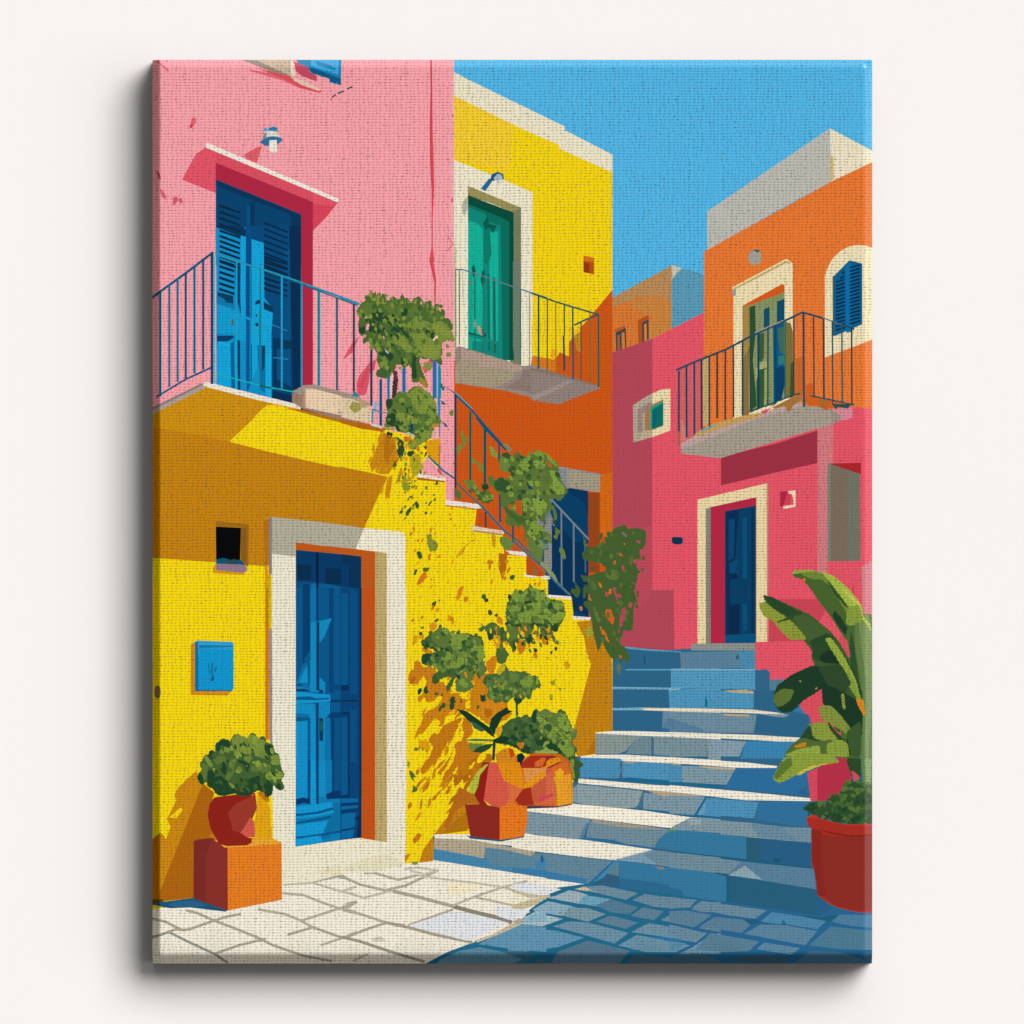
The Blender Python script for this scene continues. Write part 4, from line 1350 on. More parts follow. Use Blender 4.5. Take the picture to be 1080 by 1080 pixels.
wall_bush/foliage #7f9a3c 330,490 380,475 395,530 340,530
wall_bush/foliage #7f9a3c 400,545 520,525 590,530 560,590 510,600 510,680 450,690 410,640
wall_bush/foliage #7f9a3c 590,690 640,620 720,640 735,740 690,800 640,810 590,740
wall_bush/foliage #7f9a3c 320,710 380,690 430,740 380,790 340,770
wall_bush/foliage #7f9a3c 400,800 460,750 530,740 540,800 480,850 410,860
wall_bush/foliage #6c8a3a 460,690 560,690 640,700 600,780 560,860 530,740 480,740
wall_bush/foliage #5c7834 240,790 340,770 400,800 390,880 300,890
wall_bush/foliage #5c7834 600,560 660,550 700,600 680,650 610,610
wall_bush/foliage #24482c 120,600 170,590 200,630 280,650 330,660 400,650 400,680 340,700 300,700 240,670 150,650
wall_bush/foliage #24482c 130,740 170,710 260,720 300,720 260,760 200,800 140,820
wall_bush/foliage #24482c 460,680 515,675 515,695 480,700 475,760 455,760
wall_bush/foliage #2c4e2a 515,590 580,600 590,690 550,700 540,640 515,615
wall_bush/foliage #2c4e2a 510,840 550,815 570,850 600,870 560,880 520,890
wall_bush/foliage #44632f 360,1050 400,960 440,940 430,1000 390,1070
wall_bush/foliage #3a5a2c 230,930 260,920 280,960 310,960 280,1000 240,1000
wall_bush/foliage #5c7834 450,960 500,900 560,870 640,920 600,980 640,1020 560,1080 460,1080
wall_bush/foliage #7f9a3c 480,990 520,945 560,990 580,1010 540,1040
wall_bush/foliage #1c3c40 450,900 480,890 500,930 480,960
wall_bush/foliage #d88a16 540,880 560,910 570,950 545,930
wall_bush/foliage #d88a16 380,930 405,930 385,970 370,965
wall_bush/foliage #e8a012 450,935 470,940 465,965
@500 600 9
wall_bush/foliage #4c6a30 300,440 310,340 330,290 320,235 350,250 370,230 395,185 420,230 440,240 500,200 540,150 550,200 610,190 650,230 690,270 740,290 830,300 850,360 870,430 840,500 800,560 790,600 740,590 760,640 810,700 790,720 730,670 700,650 680,680 650,640 620,640 590,600 560,640 590,690 570,720 530,690 520,750 550,790 530,800 500,700 480,660 420,680 380,700 390,780 370,800 350,740 330,700 290,760 330,800 310,860 280,900 240,900 200,850 210,760 240,700 180,640 140,680 120,600 100,570 60,600 40,580 80,540 60,510 100,550 150,510 200,510 240,560 300,540 310,500
wall_bush/foliage #7f9a3c 350,260 395,190 440,240 430,300 390,330 360,300
wall_bush/foliage #7f9a3c 490,230 540,170 610,195 690,270 690,310 620,290 560,250 500,260
wall_bush/foliage #7f9a3c 410,400 450,380 480,340 540,310 600,320 640,380 600,420 570,490 530,440 510,500 460,520 410,450
wall_bush/foliage #86a040 735,420 790,390 850,400 860,440 830,490 770,520 735,470
wall_bush/foliage #7f9a3c 320,370 370,340 410,370 400,410 350,400
wall_bush/foliage #7f9a3c 310,450 360,430 380,460 340,490
wall_bush/foliage #7f9a3c 750,300 800,300 840,350 780,370 745,340
wall_bush/foliage #64803a 440,240 500,230 520,300 450,330 420,310
wall_bush/foliage #64803a 620,300 700,330 720,430 680,450 640,400
wall_bush/foliage #5c7834 280,600 350,540 440,560 440,640 340,680 280,650
wall_bush/foliage #5c7834 640,500 680,560 670,640 640,600 620,540
wall_bush/foliage #5c7834 140,560 220,530 250,570 200,610 150,600
wall_bush/foliage #2c4c28 320,235 345,250 370,300 350,310 325,290
wall_bush/foliage #2c4c28 425,370 470,350 480,400 455,415
wall_bush/foliage #2c4c28 470,310 540,300 560,320 500,340
wall_bush/foliage #2c4c28 700,330 740,320 740,370 800,380 860,400 850,410 730,400 710,440 690,400
wall_bush/foliage #2c4c28 300,500 400,510 450,530 440,560 340,540 300,545
wall_bush/foliage #30502a 510,520 600,500 640,470 690,470 690,520 740,520 800,520 790,590 740,580 700,560 640,540 560,560
wall_bush/foliage #24482c 120,600 160,600 190,650 150,690
wall_bush/foliage #24482c 480,640 550,620 560,660 520,720
wall_bush/foliage #24482c 660,640 720,640 700,680 680,680
wall_bush/foliage #24482c 720,790 745,770 745,800 725,810
wall_bush/foliage #2c4c28 765,740 790,740 790,770 770,780
wall_bush/foliage #24482c 570,750 605,770 590,800 565,785
wall_bush/foliage #e8a012 590,590 625,590 640,650 610,700 590,650
wall_bush/foliage #e8b010 530,600 560,580 570,560 585,570 570,600 540,620
wall_bush/foliage #e8a012 700,560 725,530 720,580 695,610
wall_bush/foliage #d07c14 400,700 440,670 490,700 490,750 440,820 410,770
wall_bush/foliage #d07c14 640,640 690,690 695,720 660,720 640,680
wall_bush/foliage #d88a16 700,640 730,620 730,660 710,690
wall_bush/foliage #e8a012 180,640 220,630 250,650 220,690 250,740 240,760 200,740 190,700
wall_bush/foliage #e8a012 275,690 320,690 290,760 275,730
wall_bush/foliage #d88a16 560,800 600,800 600,850 570,850
wall_bush/foliage #d88a16 690,840 710,830 690,870
wall_bush/foliage #d88414 110,890 160,840 210,820 215,890 190,980 160,1010 120,960
stair_house #dca012 860,880 900,890 910,930 880,950 860,930
@500 690 9
wall_bush/foliage #4c6a34 90,230 110,200 160,190 220,180 240,120 280,90 310,120 330,160 400,160 440,170 470,160 520,180 540,210 590,200 630,270 630,330 590,310 550,360 540,420 515,430 490,400 450,450 420,480 390,450 380,400 340,430 300,470 270,440 210,470 180,440 120,400 140,330 110,300 85,280
wall_bush/foliage #3a5a2e 100,230 150,210 150,290 100,290
wall_bush/foliage #c8b020 215,150 280,90 300,130 270,170 230,200
wall_bush/foliage #5c7a3a 150,320 220,300 240,420 180,440 130,390
wall_bush/foliage #7f9a3c 245,250 300,240 330,300 290,330 270,430 240,400
wall_bush/foliage #7f9a3c 430,260 500,210 540,220 600,220 620,280 580,290 530,320 470,320
wall_bush/foliage #64803a 330,170 420,180 430,240 380,270 340,240
wall_bush/foliage #3f6030 270,340 340,330 370,380 330,430 280,430
wall_bush/foliage #24482c 380,410 440,420 460,440 410,480 385,450
wall_bush/stem #24482c 395,460 415,460 415,600 400,600
wall_bush/foliage #e0a010 435,370 455,370 450,410 440,420
wall_bush/foliage #d88a16 220,275 245,280 235,310 220,300
wall_bush/foliage #5c7a3a 40,90 110,110 100,200 50,210
centre_shrub/foliage #3f6030 215,800 260,750 250,700 340,620 400,600 450,600 490,570 540,600 560,540 590,515 620,550 680,515 720,550 790,560 810,520 860,540 900,620 930,700 980,720 970,780 930,830 950,870 980,900 960,960 900,1000 840,990 780,960 560,960 470,940 400,890 330,860 250,840
centre_shrub/foliage #64803a 580,560 640,540 690,520 760,570 840,550 900,620 940,710 980,730 960,780 920,830 960,900 940,990 880,1000 860,900 780,880 820,820 720,780 660,740 690,680 620,650
centre_shrub/foliage #7f9a3c 590,600 640,570 690,620 650,660 610,640
centre_shrub/foliage #7f9a3c 680,730 740,680 820,690 880,660 900,720 830,740 770,790 700,770
centre_shrub/foliage #7f9a3c 800,570 860,560 890,620 850,650 810,620
centre_shrub/foliage #7f9a3c 780,860 840,850 880,900 930,870 940,950 890,980 840,920
centre_shrub/foliage #4f6f36 440,620 520,590 560,650 620,700 600,760 520,740 450,700
centre_shrub/foliage #24462a 550,560 590,530 590,620 570,660 545,620
centre_shrub/foliage #24462a 240,790 330,770 420,760 400,690 450,700 490,780 540,850 530,940 470,930 400,890 340,860 230,850
centre_shrub/foliage #24462a 570,780 660,790 740,830 820,900 830,970 720,920 660,860 600,870
centre_shrub/foliage #122c30 790,790 830,765 840,800 810,820
centre_shrub/foliage #506e34 510,820 540,820 550,870 520,880
centre_shrub/foliage #88a03e 655,860 670,830 710,820 720,840 680,860 670,890 655,885
centre_shrub/foliage #88a03e 600,790 650,780 640,810 605,815
centre_shrub/foliage #8fae4c 570,920 640,915 690,895 720,905 800,935 780,950 620,955 590,940
centre_shrub/foliage #d07020 400,840 450,835 475,870 450,895 430,880
centre_shrub/foliage #4c6c34 890,1000 960,980 1040,1040 1030,1065 980,1080 900,1080
centre_shrub/foliage #3a5a2e 890,980 960,960 980,1010 1040,1040 1020,1070 990,1080 1000,1160 980,1220 940,1200 930,1140 890,1120
centre_shrub/foliage #88963a 910,1000 950,1000 940,1080 960,1180 930,1180 915,1100
@430 610 9
K wall_bush/foliage #7f9a3c,#5c7834,#6c8a3a,#44632f,#34562e 90 60 38 55 151 140,600 320,500 640,530 730,620 740,740 700,880 450,930 260,880 180,800
@500 600 9
K wall_bush/foliage #7f9a3c,#5c7834,#6c8a3a,#44632f,#86a040 110 60 38 60 152 330,300 420,220 620,200 840,320 850,480 780,580 600,500 420,560 280,600 330,450
K wall_bush/foliage #24482c,#3a5a2c,#5c7834,#fada0e,#d88a18 70 62 24 80 153 120,540 300,560 780,560 790,700 560,740 240,760 160,640
@500 690 9
K wall_bush/foliage #7f9a3c,#5c7834,#3a5a2e,#64803a 64 58 34 75 154 120,240 300,170 520,200 620,260 540,380 420,420 180,420 120,350
K centre_shrub/foliage #7f9a3c,#5c7834,#6c8a3a,#3a5a2e,#8aa03e 90 62 38 60 155 600,600 840,580 940,720 900,880 800,860 640,740
K centre_shrub/foliage #3f6030,#4f6f36,#24462a,#34562e 70 62 38 60 156 260,780 350,660 560,620 620,780 540,880 360,840
!0
# centre shrub in pot
@360 620
centre_shrub/foliage #6a8a3c 1020,870 1080,855 1090,880 1030,885
centre_shrub/foliage #d88a18 930,820 965,815 955,850 935,840
@540 640
centre_shrub/foliage #8fae4c 120,768 170,750 180,735 195,755 245,765 235,780 150,782
centre_shrub/foliage #c8761c 25,720 55,712 60,745 40,750
# centre pots
stair_house #b8700f -60,830 40,800 60,850 -60,1000
centre_shrub/pot #c8641e -60,835 50,810 110,770 250,775 300,810 318,880 318,1045 -60,1060
centre_shrub/pot #dc6a28 -60,850 60,840 240,820 290,820 315,900 315,1035 240,1052 100,1045 -60,1020
centre_shrub/pot #8e2a28 60,815 100,785 220,785 260,820 200,850 60,845
centre_shrub/pot #cc5a28 110,820 140,790 165,790 140,840
centre_shrub/pot #e89018 200,800 245,795 265,810 180,850 130,890 60,950 50,935 130,860
centre_shrub/pot #d65a4c 45,850 200,850 120,890 70,940 40,900
centre_shrub/pot #dc6a48 105,930 215,860 235,960 230,1030 130,1040
centre_shrub/pot #c83c58 110,900 170,880 200,850 180,890 120,930
centre_shrub/pot #d84060 130,1020 210,985 225,990 150,1030
centre_shrub/pot #9c3228 15,1020 60,960 95,950 115,1010 115,1045 40,1045
centre_shrub/pot #e8a818 220,900 235,880 250,900 250,1050 235,1052 235,960
centre_shrub/pot #f0a028 250,895 310,880 315,1035 250,1048
centre_shrub/pot #f0b020 225,870 255,850 275,870 265,900 235,910
centre_shrub/pot #d8682a 115,1030 240,1045 240,1054 115,1046
@360 620
centre_shrub/front_pot #8e241e 780,930 800,920 760,1030 745,1085 710,1085 740,990
centre_shrub/front_pot #dc5a48 790,920 900,920 960,990 950,1090 750,1090 770,1000
centre_shrub/front_pot #e8a010 810,930 870,910 920,930 960,1000 965,1060 930,1050 880,1010 830,980
centre_shrub/front_pot #e07820 890,870 960,900 1080,960 1080,1000 1000,1040 960,1060 950,980
centre_shrub/front_pot #a8301e 940,930 1000,885 1080,890 1080,940 1000,960 950,950
centre_shrub/front_pot #d8682a 1020,920 1060,895 1080,900 1060,940 1020,945
centre_shrub/front_pot #e4964c 960,950 1080,950 1080,1000 1010,1030 970,1020
centre_shrub/front_pot #ec9a14 960,1040 1060,970 1080,970 1080,985 1000,1050 965,1065
centre_shrub/front_pot #d88a1c 810,880 850,850 890,845 905,870 920,930 890,940 820,920
centre_shrub/front_pot #c8440f 880,845 905,850 915,880 895,900
centre_shrub/front_pot #102a38 925,880 950,870 970,890 945,935 930,935
centre_shrub/front_pot #c8b43c 680,1085 675,1040 740,960 800,905 790,930 740,990 715,1060 700,1085
@360 806
centre_shrub/front_pot #dc5a48 760,100 775,-10 830,-10 880,90 890,200 850,228 800,225 750,190
centre_shrub/front_pot #e0703c 880,100 930,120 950,130 920,190 900,200 860,225 885,180
centre_shrub/front_pot #e89010 820,-10 940,-10 960,80 960,125 910,110 860,90
centre_shrub/front_pot #8e241e 745,-10 780,-10 750,190 780,225 730,210 700,160
centre_shrub/front_pot #b8c03c 760,0 775,0 730,60 720,120 700,160 675,155 675,110 710,50
centre_shrub/front_pot #a0301e 915,190 960,130 1000,120 1010,210 960,220
centre_shrub/front_pot #cc5a3c 1000,130 1080,60 1080,190 1040,205 1010,195
centre_shrub/front_pot #d84060 1040,190 1075,160 1080,170 1060,195
centre_shrub/front_pot #8c2c24 652,212 740,210 835,228 835,400 680,380
centre_shrub/front_pot #ee7a1e 835,228 870,215 900,195 930,215 980,225 980,280 965,380 835,400
centre_shrub/front_pot #b86a1c 620,120 700,160 730,210 655,210 600,250 560,340 540,330
centre_shrub/front_pot #1c4f74 655,372 680,380 835,400 965,378 965,385 840,408 680,392
@540 806
centre_shrub/front_pot #ee7a1e 0,195 20,215 80,230 80,310 62,378 0,392
centre_shrub/pot #4a3c50 80,218 240,222 315,210 300,218 240,228 80,235
@360 620
# blade leaves
centre_shrub/blade_leaf #1c3c24 605,637 660,650 730,700 780,735 810,790 790,780 740,740 680,710
centre_shrub/blade_leaf #1c3c24 780,735 790,690 820,660 875,628 880,645 905,650 850,680 820,740 805,780
centre_shrub/blade_leaf #3a5f44 680,700 720,720 760,750 740,760 700,740
centre_shrub/blade_leaf #4a7a48 645,805 700,795 800,800 805,810 700,808
centre_shrub/blade_leaf #6a8a38 670,815 700,820 760,820 690,860 675,850
centre_shrub/blade_leaf #274a2a 690,865 720,840 760,825 805,822 780,850 740,870
centre_shrub/blade_leaf #1c3c30 800,800 815,800 808,915 795,900
centre_shrub/blade_leaf #1c3c24 800,800 850,780 890,790 870,815 820,822
centre_shrub/blade_leaf #e8a818 810,770 815,740 845,725 850,750 830,790
# ---- left topiary on pedestal with wall shade
@160 620
stair_house #d08412 150,1045 175,1020 235,965 250,1000 300,1080 330,1100 130,1100
@160 806
stair_house #cf8a12 0,420 50,360 75,395 100,330 80,290 130,190 120,160 145,115 195,130 175,85 235,40 250,90 300,140 330,200 330,390 220,400 220,705 0,725
stair_house #b0660e 270,100 330,150 300,250 320,400 220,400 220,705 40,725 40,680
stair_house #b8700e 0,400 45,360 40,725 0,725
stair_house #fbd80c 150,230 165,240 130,285 90,280 110,265
stair_house #e8a80e 560,150 600,180 625,230 630,390 560,380 545,300
stair_house #c47a10 555,150 590,140 620,180 620,200 590,190
stair_house #c47a10 590,370 615,330 630,390
stair_house #b0660e 200,385 330,340 345,420 300,440 300,735 215,712 200,712
stair_house/door_frame #f2ead2 640,375 700,400 700,632 680,640 670,400 640,395
stair_house #c47a10 300,380 345,340 400,430 330,420
stair_house #e8a80e 540,300 634,330 634,395 540,395
stair_house #5a4a14 -10,715 60,712 60,745 -10,745
stair_house/pot_shade #1f4f78 0,740 60,725 220,705 240,712 400,770 390,778 200,755 100,760 40,750
stair_house/pot_shade #2c628a 90,745 110,725 220,718 300,745 200,755 130,755
topiary/pedestal #7c2e28 222,405 240,398 320,388 400,440 400,772 240,715 220,705
topiary/pedestal #88332c 285,480 320,388 402,440 402,772 285,728
topiary/pedestal #ec8022 400,440 520,428 685,415 687,715 402,772
topiary/pedestal #f0a832 330,400 540,385 640,395 685,412 680,420 520,432 400,440 385,440
topiary/pot #8e261e 330,175 440,160 545,150 555,230 530,290 470,350 430,420 350,412 310,340 295,270 305,210
topiary/pot #9a3a2c 400,260 440,210 540,165 555,230 520,300 470,360 450,400 430,380 420,310
topiary/pot #d85a4c 520,280 540,300 545,370 540,385 500,385 465,370
topiary/pot #8e261e 425,350 470,362 500,384 530,392 525,412 425,428
topiary/pot #8e261e 345,400 460,385 520,395 530,412 500,428 400,432 350,420
topiary/pot #d84a3c 525,150 545,160 530,175
@160 620
@160 806

!0.4
@195 760 9
topiary/foliage #44632f 120,560 125,510 160,460 140,420 170,360 200,320 240,340 225,300 250,275 290,300 290,220 320,200 350,170 410,180 430,200 450,150 500,125 550,160 610,160 620,120 660,120 700,180 730,145 765,165 770,210 830,220 855,300 895,320 910,430 930,480 945,510 915,570 945,620 930,660 880,655 840,610 830,700 770,735 750,680 690,660 640,690 600,715 540,715 470,690 400,710 350,715 300,700 270,650 220,630 200,580 160,610
topiary/foliage #7a943a 440,170 500,130 600,170 620,120 690,170 760,190 750,250 790,340 720,350 640,330 560,310 520,360 470,340 460,260
topiary/foliage #8aa03e 640,150 680,140 680,260 650,260
topiary/foliage #8aa03e 480,330 540,310 530,360 490,360
topiary/foliage #6c8838 700,320 760,290 780,350 730,360
topiary/foliage #7a943a 810,340 890,320 905,400 880,430 840,400
topiary/foliage #7a943a 180,340 210,330 270,430 240,445 200,390
topiary/foliage #5c7834 160,400 220,420 220,500 190,570 160,540
topiary/foliage #5c7834 270,340 370,330 400,380 330,430 280,400
topiary/foliage #5c7834 430,360 480,380 470,470 430,560 380,560 420,450
topiary/foliage #6c8838 560,340 640,340 620,400 570,380
topiary/foliage #5c7834 620,440 720,400 820,420 800,500 700,480 640,490
topiary/foliage #8aa03e 765,520 810,480 850,520 900,480 930,500 920,550 870,560 860,600 830,560 780,560
topiary/foliage #8aa03e 480,470 510,455 540,475 520,500 485,495
topiary/foliage #8aa03e 670,390 710,380 725,430 690,445 665,420
topiary/foliage #7a943a 340,270 420,230 430,300 370,300
topiary/foliage #7a943a 400,590 450,600 480,630 430,640
topiary/foliage #44602c 500,620 560,580 600,620 560,660 520,650
topiary/foliage #24462a 340,190 410,180 440,240 420,260 360,240 330,290 300,290 310,220
topiary/foliage #1e4450 295,215 320,205 320,260 295,280
topiary/foliage #24462a 225,300 260,285 280,350 260,370 235,340
topiary/foliage #24462a 500,370 560,380 620,430 610,450 570,450 550,410 510,400
topiary/foliage #24462a 760,230 820,230 840,310 790,340 760,290
topiary/foliage #24462a 120,560 130,500 170,520 180,590 155,610
topiary/foliage #24462a 330,440 370,380 400,450 390,520 340,480
topiary/foliage #24462a 210,480 280,460 290,560 250,640 220,620
topiary/foliage #24462a 250,560 330,520 400,570 440,640 520,670 560,640 600,560 700,520 780,560 830,600 830,690 790,730 750,680 690,660 600,715 540,715 470,690 350,715 300,700 260,640
topiary/foliage #24462a 860,620 900,590 920,640 890,655
topiary/foliage #3f5f2c 700,500 760,500 760,570 720,570
K topiary/foliage #6c8838,#44632f,#8aa03e,#2c4c28 46 60 34 60 94 180,360 480,180 820,260 900,480 820,540 600,520 300,520
K topiary/foliage #2c4c28,#3a5a2c,#44632f 26 60 34 60 95 260,560 780,560 800,680 560,690 320,690


# ---- banana plant right
@706 480
banana_plant/leaf_3 #48652c 650,610 740,605 850,640 940,760 1000,860 1010,960 960,960 930,980 900,930 850,850 800,780 740,700 700,655 655,640
banana_plant/leaf_3 #8fae3e 650,610 740,605 800,620 720,618 660,625 655,635
banana_plant/leaf_3 #d87a1c 700,655 715,648 720,660 705,668
banana_plant/leaf_3 #6f8c34 690,625 760,612 850,640 930,760 1000,850 1000,900 940,850 860,700 800,660 740,650
banana_plant/leaf_3 #48652c 720,660 800,655 850,690 930,830 1000,900 940,960 850,850 780,760
banana_plant/leaf_3 #a8bc48 800,610 870,640 960,720 1010,790 1020,830 990,850 940,790 880,710 830,650
banana_plant/leaf_3 #2d4c28 830,650 880,720 945,805 930,800 870,730
banana_plant/leaf_3 #24402a 870,820 900,850 950,930 930,950 890,900 860,850
banana_plant/leaf_3 #c4cc5c 900,690 1000,775 1015,810 960,760
@706 580
banana_plant/leaf_1 #3f5c2c 490,240 530,245 620,285 740,340 850,430 890,480 940,540 960,600 800,620 760,540 700,470 560,370
banana_plant/leaf_1 #2a4a28 495,240 540,250 640,300 710,345 700,355 620,350 540,300
banana_plant/leaf_1 #8f9c38 472,285 500,270 560,320 640,370 730,470 640,475 590,430 540,370 500,350 480,315
banana_plant/leaf_1 #2f4f28 560,385 640,345 700,320 680,350 620,370
banana_plant/leaf_1 #446030 650,350 710,340 800,390 860,450 800,460 740,480 680,400
banana_plant/leaf_1 #2a4a28 740,480 830,440 870,460 860,480 790,500 760,520
banana_plant/stalk #4a6a30 930,400 1080,330 1080,1100 880,1100 920,900 960,700
banana_plant/stalk #5f7f42 980,380 1050,340 1080,400 1080,1100 1000,1100 1010,700 980,520
banana_plant/stalk #7a9450 1000,350 1050,330 1065,420 1070,700 1050,1100 1030,1100 1040,700 1010,500
banana_plant/stalk #b4c450 960,290 1010,280 1020,350 1060,390 1065,430 1040,390 1000,350 950,320
banana_plant/stalk #88a03c 940,300 1000,290 1020,370 960,400 930,390
banana_plant/stalk #30502c 955,420 970,470 1000,700 1020,780 980,760 950,560
banana_plant/leaf_2 #2d4c28 760,500 860,480 980,640 1020,760 1015,1000 960,1000 900,850 870,760 790,640 750,570
banana_plant/leaf_2 #3c5a2e 750,560 790,590 900,600 980,740 1010,850 960,960 880,960 820,830 800,700
banana_plant/leaf_2 #1e3a24 790,560 850,520 920,600 870,600 800,590
banana_plant/leaf_2 #96aa40 820,470 850,460 920,560 990,700 1000,760 950,670 900,600
banana_plant/leaf_2 #d8525e 890,470 905,445 935,475 955,560 945,570
banana_plant/leaf_2 #88a03c 910,660 950,640 990,740 1020,800 990,790 950,720
banana_plant/leaf_4 #223f28 550,760 570,715 640,660 750,610 830,620 880,690 840,710 760,760 700,800 650,850 600,860 560,830
banana_plant/leaf_4 #5c7430 555,760 600,730 660,740 640,790 600,820 570,830 550,800
banana_plant/leaf_4 #8a9a3c 680,690 695,688 695,700
banana_plant/leaf_4 #b08a30 765,735 780,722 780,735
banana_plant/leaf_4 #304c2c 780,620 900,600 960,700 920,760 850,740 830,700
banana_plant/stalk #203c26 800,700 900,740 1000,800 1020,860 1000,1080 900,1080 960,940 880,840 810,820
banana_plant/stalk #8a9c3c 905,760 920,755 930,840 915,840
banana_plant/stalk #e0881c 980,785 1025,790 1030,880 1010,850
banana_plant/leaf_5 #84963a 785,825 850,820 900,870 955,940 945,980 890,940 800,890
banana_plant/leaf_5 #8c9c3c 730,920 800,905 850,925 900,1000 820,1010 750,990
banana_plant/leaf_5 #2a4a28 830,900 900,980 940,1020 900,1010 850,950
banana_plant/leaf_5 #2a4a28 710,960 740,920 760,990 800,1010 760,1030 690,1000
banana_plant/leaf_6 #4f6c30 600,1090 640,1030 700,990 780,1010 860,1000 900,1090
banana_plant/leaf_6 #c88420 655,1035 720,1010 720,1035 670,1045
banana_plant/leaf_6 #94aa40 600,1085 680,1050 790,1030 800,1090
banana_plant/leaf_6 #8ca03c 830,1020 900,1000 940,1020 950,1090 830,1090
banana_plant/stalk #3c5a2e 930,960 1010,900 1010,1090 960,1090
@706 806
banana_plant/leaf_6 #8fa23c 545,75 560,40 600,-30 700,-60 860,-50 900,-10 800,0 740,25 660,60 580,102
banana_plant/leaf_6 #5c7a30 550,70 580,0 640,-40 650,0 590,60 570,80
banana_plant/leaf_6 #d0c040 670,50 740,10 880,-10 820,0 740,28 680,60
banana_plant/stalk #2c4c28 930,-30 1010,-30 1010,60 990,100 960,60
banana_plant/stalk #5f7f42 1010,-30 1080,-30 1080,180 1020,110
banana_plant/stalk #86a068 1030,-30 1065,-30 1060,100 1040,130
banana_plant/stalk #d84c5c 960,30 1000,60 1005,105 975,95
L banana_plant/undergrowth #24442a,#30522b,#46692e,#557633 130 30 95 725,215 780,205 830,200 850,165 890,160 930,110 960,85 1000,90 1060,110 1090,160 1090,330 1020,315 980,320 900,310 840,290 790,280 730,255
banana_plant/undergrowth #2a4a28 705,240 730,210 740,225 715,245
banana_plant/pot #c0322e 720,285 760,265 790,285 850,300 900,315 980,318 1080,315 1080,330 980,330 850,315
banana_plant/pot #a83026 722,285 780,285 870,310 960,325 1080,325 1080,785 980,778 880,755 820,720 780,690 770,580 750,520 750,340 735,330
banana_plant/pot #8a2a24 750,340 800,350 830,500 830,700 780,690 770,580 750,500
banana_plant/pot #8c3028 800,370 900,385 1080,385 1080,775 980,770 880,745 830,715 810,600
banana_plant/pot #7c2620 780,345 860,370 960,385 1080,380 1080,370 960,375 870,360
'''

X0, X1, Y0, Y1 = 160.5, 920.0, 63.0, 1016.8        # the print's face, in millimetres from the frame's top left
DEPTH = 68.0                                       # how far it stands off the wall
EXPO = 1.18                                        # irradiance the print receives

def hexlin(h):
    h = h.lstrip('#')
    c = [int(h[i:i+2], 16)/255 for i in (0, 2, 4)]
    c = [x/12.92 if x <= .04045 else ((x+.055)/1.055)**2.4 for x in c]
    if c[0] < .02 and c[2] > c[1]*1.3: c = [c[0], c[1]*1.22, c[2]*.96]      # the ink's navies lean to green
    if c[1] > c[0] and c[1] > c[2]*1.5 and c[1] < .32: c = [c[0]*1.03, c[1]*.96, c[2]*1.12]        # leaf greens stay dusty
    return c

shapes = []                                        # (path, colour, points)
def inside(p, poly):
    x, y = p; r = False; n = len(poly); j = n-1
    for i in range(n):
        xi, yi = poly[i]; xj, yj = poly[j]
        if (yi > y) != (yj > y) and x < (xj-xi)*(y-yi)/(yj-yi)+xi: r = not r
        j = i
    return r
def vnoise(x, y, seed):
    def h(i, j):
        return random.Random(i*7919+j*104729+seed*31).random()
    i, j = math.floor(x), math.floor(y); u, v = x-i, y-j
    u = u*u*(3-2*u); v = v*v*(3-2*v)
    return (h(i, j)*(1-u)+h(i+1, j)*u)*(1-v)+(h(i, j+1)*(1-u)+h(i+1, j+1)*u)*v
def leafpoly(cx, cy, a, L, W, rng):
    pts = []
    for t, w in ((-1, 0.05), (-.55, .75), (0, 1), (.5, .7), (1, 0.05)):
        pts.append((t*L*.5, w*W*.5*rng.uniform(.8, 1.2)))
    for t, w in ((.5, .7), (0, 1), (-.55, .75)):
        pts.append((t*L*.5, -w*W*.5*rng.uniform(.8, 1.2)))
    ca, sa = math.cos(a), math.sin(a)
    return [(cx+x*ca-y*sa, cy+x*sa+y*ca) for x, y in pts]
def blob(cx, cy, r, rng):
    n = 10; o = []
    ph = rng.uniform(0, 6.28); sq = rng.uniform(.6, 1.0); ta = rng.uniform(0, 3.14)
    for k in range(n):
        a = ph+(k+rng.uniform(-.25, .25))/n*2*math.pi
        rr = r*(rng.uniform(.9, 1.3) if k % 2 else rng.uniform(.5, .85))*(1-(1-sq)*abs(math.sin(a-ta)))
        o.append((cx+rr*math.cos(a), cy+rr*math.sin(a)*.92))
    return o

def organic(P, amp, seed):                         # a hand-cut edge: corners eased, then a small tremor along it
    rng = random.Random(seed); Q = []
    for i in range(len(P)):
        (xa, ya), (xb, yb) = P[i], P[(i+1) % len(P)]
        Q += [(xa+(xb-xa)*.12, ya+(yb-ya)*.12), (xa+(xb-xa)*.88, ya+(yb-ya)*.88)]
    o = []; big = max(max(p[0] for p in P)-min(p[0] for p in P), max(p[1] for p in P)-min(p[1] for p in P))
    amp = min(amp, big*.09)
    for i in range(len(Q)):
        (xa, ya), (xb, yb) = Q[i], Q[(i+1) % len(Q)]
        d = math.hypot(xb-xa, yb-ya); m = max(1, int(d/1.5))
        for k in range(m):
            f = k/m; e = (rng.uniform(.3, 2.3)*amp if (k % 2) else rng.uniform(-1.5, .2)*amp) if k else 0.0
            nx, ny = ((yb-ya)/d, -(xb-xa)/d) if d else (0, 0)
            o.append((xa+(xb-xa)*f+nx*e, ya+(yb-ya)*f+ny*e))
    return o
